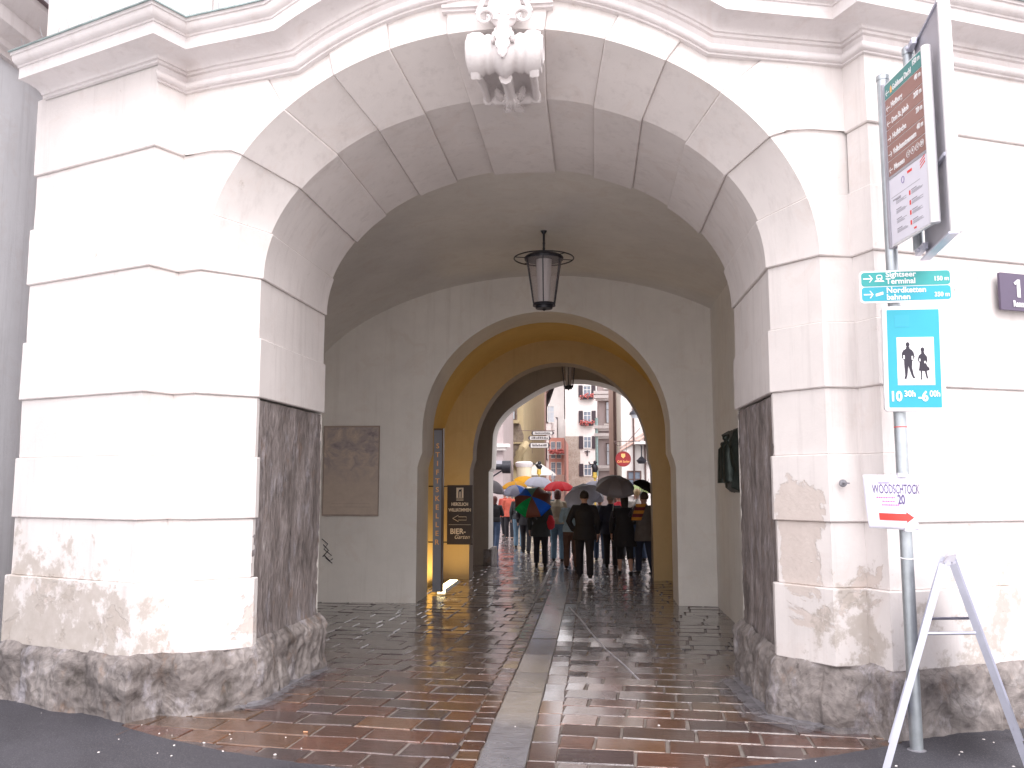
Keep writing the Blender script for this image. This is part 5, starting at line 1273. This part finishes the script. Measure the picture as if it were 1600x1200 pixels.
# ============================================================ people
def remesh(o, vox, it=3):
    r = o.modifiers.new('remesh', 'REMESH'); r.mode = 'VOXEL'; r.voxel_size = vox; r.use_smooth_shade = True
    s = o.modifiers.new('smooth', 'SMOOTH'); s.iterations = it; s.factor = .5
    return o
SKIN = simple('skin', (.50, .29, .22), .55, 0, .08, 6, 0)
HAIRS = {k: simple(k + '_hair', c, .6, 0, .25, 25, .3) for k, c in dict(dark=(.025, .016, .014), auburn=(.10, .03, .025), grey=(.34, .31, .29), blond=(.50, .36, .20), brown=(.07, .04, .025)).items()}
CL = {}
def cloth(name, c):
    if name not in CL: CL[name] = simple(name, c, .8, 0, .18, 7, .5, .012)
    return CL[name]
def person(label, px, foot_py, head_py, top, bottom, hair, face=0, coat_len=.80, stride=.12, arms=('down', 'down'), group=None, skirt=False, wide=1., bare_calf=False, gnd=None, shoe=(.02, .015, .015), hairlen=0, lean=0, fine=True, y=None):
    """standing or walking adult; local +Y is the way the person faces"""
    p = onground(px, foot_py, 0); 
    if y: p = V3((PX(px, y), y, 0))
    hgt = PZ(head_py, p.y, px)
    S = hgt / 1.72
    t = thing('person', label, 'person', (p.x, p.y, 0), R(face), group); t.scale = (S, S, S)
    st = stride
    hipz, kz, az = .90, .49, .085
    legs = []
    for s_, f in ((-1, 1), (1, -1)):
        hip = V3((s_ * .095, 0, hipz)); lift = .05 if (f < 0 and st > .15) else 0
        kn = V3((s_ * .10, f * st * .55 + .03, kz + lift)); an = V3((s_ * .105, f * st - (.06 if f < 0 else 0), az + lift * .6)); legs.append((hip, kn, an))
    def arm(s_, kind):
        sh = V3((s_ * .185 * wide, 0, 1.395))
        if kind == 'down': el = V3((s_ * .25 * wide, -.03, 1.12)); wr = V3((s_ * .25 * wide, .05, .87)); hd = V3((0, .03, -1))
        elif kind == 'bent': el = V3((s_ * .24 * wide, .0, 1.13)); wr = V3((s_ * .13, .22, 1.10)); hd = V3((-s_ * .6, .7, .1))
        elif kind == 'hold': el = V3((s_ * .24 * wide, .06, 1.14)); wr = V3((s_ * .15, .24, 1.30)); hd = V3((-.1 * s_, .2, 1))
        elif kind == 'up': el = V3((s_ * .30, .08, 1.36)); wr = V3((s_ * .20, .18, 1.55)); hd = V3((0, .1, 1))
        elif kind == 'pocket': el = V3((s_ * .30 * wide, -.05, 1.13)); wr = V3((s_ * .20 * wide, .05, .93)); hd = V3((-s_ * .3, .2, -1))
        return sh, el, wr, hd.normalized()
    A = [arm(-1, arms[0]), arm(1, arms[1])]
    # body: one continuous surface
    b = MB()
    b.tube([(0, 0, .84), (0, .005, .95), (0, 0, 1.08), (0, -.01, 1.25), (0, -.01, 1.38), (0, 0, 1.45)], [(.14, .10), (.16, .11), (.13, .095), (.155, .11), (.15, .095), (.06, .055)], 16, ref=V3((0, 1, 0)))
    b.tube([(0, 0, 1.42), (0, .01, 1.50), (0, .02, 1.56)], [.062, .054, .055], 12)
    b.ball((0, .015, 1.615), .098, 10, sc=(.80, .98, 1.14)); b.ball((0, .045, 1.565), .06, 8, sc=(.85, .9, .9))
    b.tube([(0, .10, 1.625), (0, .125, 1.595)], [.012, .018], 6); b.tube([(-.02, .108, 1.562), (.02, .108, 1.562)], .010, 6)
    for s_ in (-1, 1): b.ball((s_ * .080, .01, 1.605), .026, 6, sc=(.4, .8, 1.2)); b.ball((s_ * .03, .095, 1.63), .014, 6)
    for hip, kn, an in legs:
        b.tube([hip, hip.lerp(kn, .5), kn, kn.lerp(an, .35) + V3((0, -.012, 0)), an], [.085, .075, .053, .056, .036], 12)
        b.tube([an + V3((0, -.04, -.045)), an + V3((0, .05, -.05)), an + V3((0, .14, -.065))], [(.035, .03), (.042, .028), (.035, .018)], 10)
    for (sh, el, wr, hd), s_ in zip(A, (-1, 1)):
        b.tube([V3((s_ * .12, 0, 1.40)), sh, sh.lerp(el, .5), el, el.lerp(wr, .4), wr], [.055, .055, .045, .038, .036, .025], 10)
        side = hd.cross(V3((1, 0, 0))).normalized() if abs(hd.x) < .8 else V3((0, 0, 1))
        pm = wr + hd * .05; b.tube([wr, pm, wr + hd * .09], [(.022, .022), (.020, .038), (.018, .038)], 10, ref=side)
        curl = V3((-s_, 0, 0)) if arms[0 if s_ < 0 else 1] in ('down', 'pocket') else V3((0, -1, 0))
        if fine:
            for k in range(4):
                r0 = wr + hd * .085 + side * (.026 - .0175 * k); L_ = (.075, .085, .078, .060)[k]; cf = .9 if arms[0 if s_ < 0 else 1] in ('hold', 'up') else .35
                k1 = r0 + (hd + curl * cf * .5).normalized() * L_ * .45; k2 = k1 + (hd * (1 - cf) + curl * cf).normalized() * L_ * .32; k3 = k2 + (hd * (.6 - cf) + curl * cf * 1.2).normalized() * L_ * .25
                b.tube([r0, k1, k2, k3], [.0095, .009, .0085, .007], 8)
            th0 = wr + hd * .02 + side * .03; b.tube([th0, th0 + hd * .03 + side * .022, th0 + hd * .058 + side * .020 + curl * .012], [.012, .0105, .008], 8)
    remesh(b.build('body', SKIN, t, 60), .0085 if fine else .014, 2)
    # trousers or skirt
    b = MB(); k = 1.0
    if skirt:
        b.rings([(0, 0, .50, .20, .17), (0, 0, .62, .195, .165), (0, 0, .85, .18, .14), (0, 0, .98, .15, .115)], 20)
    else:
        for hip, kn, an in legs:
            e_ = kn.lerp(an, .42) if bare_calf else an + V3((0, -.01, -.02))
            b.tube([hip + V3((0, 0, .02)), hip.lerp(kn, .5), kn, kn.lerp(e_, .5), e_], [(.108), (.098), .078, .075, .070 if not bare_calf else .075], 12)
        b.tube([(0, -.01, .80), (0, -.01, .92), (0, 0, 1.02)], [(.13, .11), (.17, .125), (.15, .115)], 16, ref=V3((0, 1, 0)))
    remesh(b.build('trousers' if not skirt else 'skirt', bottom, t, 60), .014, 3)
    # coat with sleeves
    b = MB(); cz = coat_len; fl = .02 + max(0, .95 - cz) * .16
    prof = [(0, -.005, cz, .185 * wide + fl, .14 + fl), (0, -.005, cz + .12, .185 * wide + fl * .6, .138 + fl * .5), (0, 0, 1.06, .172 * wide, .13), (0, -.012, 1.22, .192 * wide, .142), (0, -.012, 1.33, .195 * wide, .135), (0, -.005, 1.41, .15 * wide, .105), (0, .0, 1.46, .075, .07), (0, .005, 1.49, .068, .065)]
    b.rings(prof, 20)
    for (sh, el, wr, hd), s_ in zip(A, (-1, 1)):
        b.tube([V3((s_ * .10, 0, 1.38)), sh + V3((-s_ * .01, 0, 0)), sh.lerp(el, .5), el, el.lerp(wr, .5), wr + (el - wr).normalized() * .015], [.075, .082, .070, .062, .056, .048], 12)
    remesh(b.build('jacket', top, t, 60), .014, 3)
    # hair
    b = MB(); b.ball((0, -.012, 1.64), .104, 12, sc=(.88, 1.02, 1.02))
    if hairlen: b.tube([(0, -.03, 1.64), (0, -.06, 1.55), (0, -.065, 1.55 - hairlen)], [(.088, .07), (.085, .055), (.07, .035)], 12, ref=V3((0, 1, 0)))
    o = b.build('hair', HAIRS[hair], t, 60)
    for v in o.data.vertices:                    # cut the hair away from the face, ruffle it
        if v.co.y > .045 and v.co.z < 1.685: v.co.y = .045 + (v.co.y - .045) * .1; 
        if v.co.z < 1.585 and not hairlen: v.co.z = 1.585 + (v.co.z - 1.585) * .3
        v.co += v.co.normalized() * noise.noise(v.co * 22) * .006
    # shoes
    for (hip, kn, an) in legs:
        b = MB(); b.tube([an + V3((0, -.055, -.055)), an + V3((0, 0, -.05)), an + V3((0, .09, -.060)), an + V3((0, .165, -.070))], [(.038, .030), (.045, .038), (.047, .026), (.032, .014)], 12, ref=V3((0, 0, 1)))
        b.tube([an + V3((0, -.02, -.02)), an + V3((0, -.02, -.055))], .042, 10)
        remesh(b.build('shoe', cloth('shoe_leather', shoe), t, 60), .012, 2)
    return t, S, A
def umbrella(label, px, py, y, width_px, cols, tilt=(0, 0), group=None, pole=.95, ribs=True, depth=.30):
    """canopy apex at (px,py); tilt = (towards the camera, to the right) in degrees"""
    y = y; p = at(px, py, y); Rr = width_px * y / FPX / 2 * 1.02
    t = thing('umbrella', label, 'umbrella', (p.x, p.y, p.z), 0, group); t.rotation_euler = (R(tilt[0]), R(tilt[1]), 0)
    n = 8; rows = []; m = MB(); NS = 8
    for i in range(n):
        a0, a1 = 2 * math.pi * (i + .5) / n, 2 * math.pi * (i + 1.5) / n; rr_ = []
        for q in range(NS + 1):
            f = q / NS; row = []
            for k in range(5):
                u = k / 4; a = a0 + (a1 - a0) * u; sag = math.sin(math.pi * u)
                r = Rr * math.sin(f * R(72)) / math.sin(R(72)) * (1 - .11 * sag * f)
                z = -Rr * depth * 1.9 * (1 - math.cos(f * R(72))) / (1 - math.cos(R(72))) - .05 * Rr * sag * f
                row.append(V3((r * math.cos(a), r * math.sin(a), z)))
            rr_.append(row)
        m.grid(rr_, i % len(cols))
    o = m.build('canopy', cols, t, 7); sm = o.modifiers.new('cloth_thickness', 'SOLIDIFY'); sm.thickness = .003
    MB().tube([(0, 0, .06), (0, 0, 0), (0, 0, -pole)], [.004, .007, .007], 8).build('shaft', M['steel'], t, 50)
    m = MB(); m.tube([(0, 0, -pole + .12), (0, 0, -pole)], [.013, .015], 10); m.tube([(0, 0, -pole), (.01, 0, -pole - .03), (.035, 0, -pole - .035), (.045, 0, -pole - .01)], .010, 8); m.build('handle', M['black'], t, 50)
    if ribs:
        for i in range(n):
            a = 2 * math.pi * (i + .5) / n; L_ = []
            for q in range(7):
                f = q / 6; r = Rr * math.sin(f * R(72)) / math.sin(R(72)) * .995; z = -Rr * depth * 1.9 * (1 - math.cos(f * R(72))) / (1 - math.cos(R(72))) - .008; L_.append((r * math.cos(a), r * math.sin(a), z))
            m = MB(); m.tube(L_, .003, 5); m.tube([(0, 0, -.32), (L_[3][0], L_[3][1], L_[3][2])], .0025, 5); m.build('rib', M['iron'], t, 50)
    return t
def fab(n, c):
    m, nt, b = newmat(n); b.inputs['Base Color'].default_value = (*c, 1); b.inputs['Roughness'].default_value = .45
    tl_ = nt.nodes.new('ShaderNodeBsdfTranslucent'); tl_.inputs[0].default_value = (*c, 1); ms = nt.nodes.new('ShaderNodeMixShader'); ms.inputs[0].default_value = .7
    out = [q for q in nt.nodes if q.type == 'OUTPUT_MATERIAL'][0]; nt.links.new(b.outputs[0], ms.inputs[1]); nt.links.new(tl_.outputs[0], ms.inputs[2]); nt.links.new(ms.outputs[0], out.inputs[0]); return m
U = dict(grey=fab('grey_umbrella_cloth', (.42, .40, .43)), green=fab('green_umbrella_cloth', (.015, .42, .18)), blue=fab('blue_umbrella_cloth', (.05, .24, .70)), brown=fab('dusty_red_umbrella_cloth', (.28, .13, .11)),
         red=fab('red_umbrella_cloth', (.70, .03, .05)), yellow=fab('yellow_umbrella_cloth', (.80, .50, .02)), white=fab('white_umbrella_cloth', (.62, .62, .70)), pale=fab('pale_grey_umbrella_cloth', (.62, .63, .70)), black=fab('black_umbrella_cloth', (.012, .012, .016)),
         teal=fab('teal_umbrella_cloth', (.22, .42, .36)), lime=fab('lime_umbrella_cloth', (.62, .70, .40)))
BK = cloth('black_wool', (.012, .011, .015)); NV = cloth('navy_cloth', (.014, .018, .04)); DT = cloth('dark_trousers', (.014, .012, .018)); JN = cloth('light_jeans', (.12, .20, .28)); DJ = cloth('dark_jeans', (.035, .06, .12))
CG = cloth('charcoal_coat', (.035, .04, .045)); BG = cloth('beige_knit', (.42, .36, .27)); OG = cloth('orange_red_anorak', (.42, .08, .05)); GC = cloth('grey_brown_coat', (.10, .085, .08)); BT = cloth('brown_trousers', (.12, .065, .05)); WH = cloth('white_blouse', (.70, .68, .66)); LB = cloth('pale_blue_shirt', (.30, .42, .52))
random.seed(2)
person('man in a black jacket walking away in the middle of the passage', 914, 904, 768, BK, DT, 'dark', 0, .76, .24, ('pocket', 'down'), wide=1.05)
person('woman in a charcoal coat and black trousers under the coloured umbrella', 845, 884, 775, CG, DT, 'brown', 4, .72, .06, ('down', 'hold'), wide=1.12)
person('woman with auburn hair, beige top and pale jeans seen from behind', 872, 877, 766, BG, JN, 'auburn', 0, .90, .08, ('bent', 'down'), hairlen=.05)
person('woman in brown trousers holding the pale grey tilted umbrella', 893, 889, 776, LB, BT, 'brown', 8, .88, .14, ('hold', 'down'), hairlen=.06)
person('grey-haired man in a navy jacket under the dark grey umbrella', 955, 887, 772, NV, DT, 'grey', -4, .78, .10, ('down', 'hold'), wide=1.08)
person('woman in a long black coat with bare calves right of the navy-jacketed man', 977, 897, 774, BK, BK, 'dark', 6, .60, .10, ('down', 'bent'), wide=1.15, bare_calf=True, hairlen=.10)
person('man in a grey-brown coat and navy trousers half hidden by the right arch pier', 1008, 897, 770, GC, NV, 'brown', 30, .70, .10, ('hold', 'bent'), wide=1.1)
person('woman in a white blouse with blond hair between the black coat and the pier', 997, 876, 765, WH, DJ, 'blond', 20, .88, .08, ('bent', 'bent'), fine=False)
person('woman in a black top and dark jeans walking beside the left arch pier', 773, 861, 776, BK, DJ, 'auburn', -10, .92, .14, ('down', 'hold'), hairlen=.08)
person('person in faded jeans and a dark top left of the coloured umbrella', 811, 856, 770, CG, JN, 'brown', 0, .90, .10, ('down', 'down'), fine=False)
person('person in a black coat between the faded jeans and the charcoal coat', 822, 864, 772, BK, DT, 'dark', -6, .80, .14, ('down', 'down'), fine=False)
person('person in an orange-red anorak far down the street on the left', 796, 842, 768, OG, DT, 'dark', 180, .80, .08, ('bent', 'down'), fine=False)
person('child-sized person in dark jeans behind the woman in brown trousers', 883, 874, 786, NV, DJ, 'blond', 0, .90, .10, ('down', 'down'), fine=False)
person('person in a dark navy jacket and jeans just left of the grey-haired man', 938, 876, 776, NV, DJ, 'dark', 0, .80, .10, ('down', 'down'), fine=False)
person('person in red jacket standing between the grey-haired man and the black coat', 968, 872, 770, cloth('crimson_jacket', (.55, .02, .04)), DT, 'dark', 0, .85, .06, ('down', 'down'), fine=False)
person('person in black far behind the pale umbrella', 902, 868, 774, BK, DT, 'brown', 0, .85, .08, ('down', 'down'), fine=False)
person('second orange-red figure far down the street near the left houses', 789, 838, 768, cloth('scarlet_coat', (.40, .06, .04)), DT, 'brown', 160, .75, .08, ('down', 'down'), fine=False)
person('distant person in a dark coat beneath the red umbrella', 858, 850, 768, CG, DT, 'dark', 0, .8, .08, ('down', 'hold'), fine=False)
umbrella('dark grey eight-ribbed umbrella held highest at the right', 963, 745, 17.3, 63, [U['grey']], (24, 6), pole=.85, depth=.34)
umbrella('umbrella of green, blue, dusty red and teal panels tilted to the camera', 831, 776, 17.9, 61, [U['brown'], U['teal'], U['blue'], U['brown'], U['green'], U['brown'], U['blue'], U['brown']], (52, -5), pole=.75, depth=.24)
umbrella('pale grey translucent umbrella tilted left behind the walking man', 905, 764, 18.0, 58, [U['pale']], (35, -20), pole=.75, depth=.28)
umbrella('red umbrella further down the street', 873, 752, 24.0, 50, [U['red']], (5, 0), pole=.8, depth=.26)
umbrella('yellow umbrella at the left, the upper of two', 823, 744, 30.0, 44, [U['yellow']], (4, 6), pole=.8, ribs=False, depth=.22)
umbrella('yellow umbrella at the left, the lower of two', 803, 752, 25.0, 42, [U['yellow']], (4, -3), pole=.8, ribs=False, depth=.24)
umbrella('pale striped umbrella between the yellow and the red ones', 842, 745, 26.0, 48, [U['white'], U['pale']], (8, 4), pole=.8, depth=.28)
umbrella('blue and white umbrella partly hidden behind the coloured one', 806, 758, 21.5, 42, [U['blue'], U['white'], U['white']], (10, 0), pole=.8, depth=.34)
umbrella('dark grey umbrella at the left arch pier', 770, 750, 20.9, 46, [U['grey']], (6, 16), pole=.8, depth=.36)
umbrella('white umbrella left of and behind the dark grey one', 933, 752, 22.0, 46, [U['white']], (10, 8), pole=.8, depth=.34)
umbrella('pale lilac umbrella between the pale grey and dark grey ones', 925, 765, 19.5, 44, [U['pale'], U['white']], (16, 10), pole=.8, depth=.3)
umbrella('black umbrella at the right arch pier', 1012, 752, 17.6, 40, [U['black']], (0, 30), pole=.75, depth=.34)
umbrella('pale lime umbrella behind the people at the right', 1001, 756, 25.0, 42, [U['lime']], (5, 0), pole=.8, ribs=False, depth=.3)
# bags
p = onground(859, 884); t = thing('red_bag', 'red shoulder bag of the woman in the charcoal coat', 'bag', (p.x, p.y - .02, .80))
m = MB(); m.rings([(0, 0, -.02, .05, .04), (0, 0, .03, .11, .07), (0, 0, .16, .12, .07), (.0, 0, .27, .07, .04), (0, 0, .30, .03, .02)], 14); m.build('pouch', cloth('red_leather', (.60, .02, .04)), t, 60)
m = MB(); m.tube([(.03, 0, .28), (-.02, .02, .45), (-.08, .06, .60)], .010, 6); m.tube([(-.04, 0, .28), (-.07, .02, .42), (-.10, .06, .60)], .010, 6); m.build('strap', cloth('red_leather', (.6, .02, .04)), t, 60)
p = onground(1003, 897); t = thing('striped_bag', 'orange and maroon striped shoulder bag beside the grey-brown coat', 'bag', (p.x - .10, p.y - .12, 1.12))
for k in range(5):
    m = MB(); m.rings([(.02 * k, 0, -.06 + k * .065, .10 + .01 * math.sin(k), .07), (.02 * k + .02, 0, k * .065, .11, .07)], 14); m.build('stripe', cloth('orange_weave', (.6, .25, .03)) if k % 2 == 0 else cloth('maroon_weave', (.16, .02, .03)), t, 50)
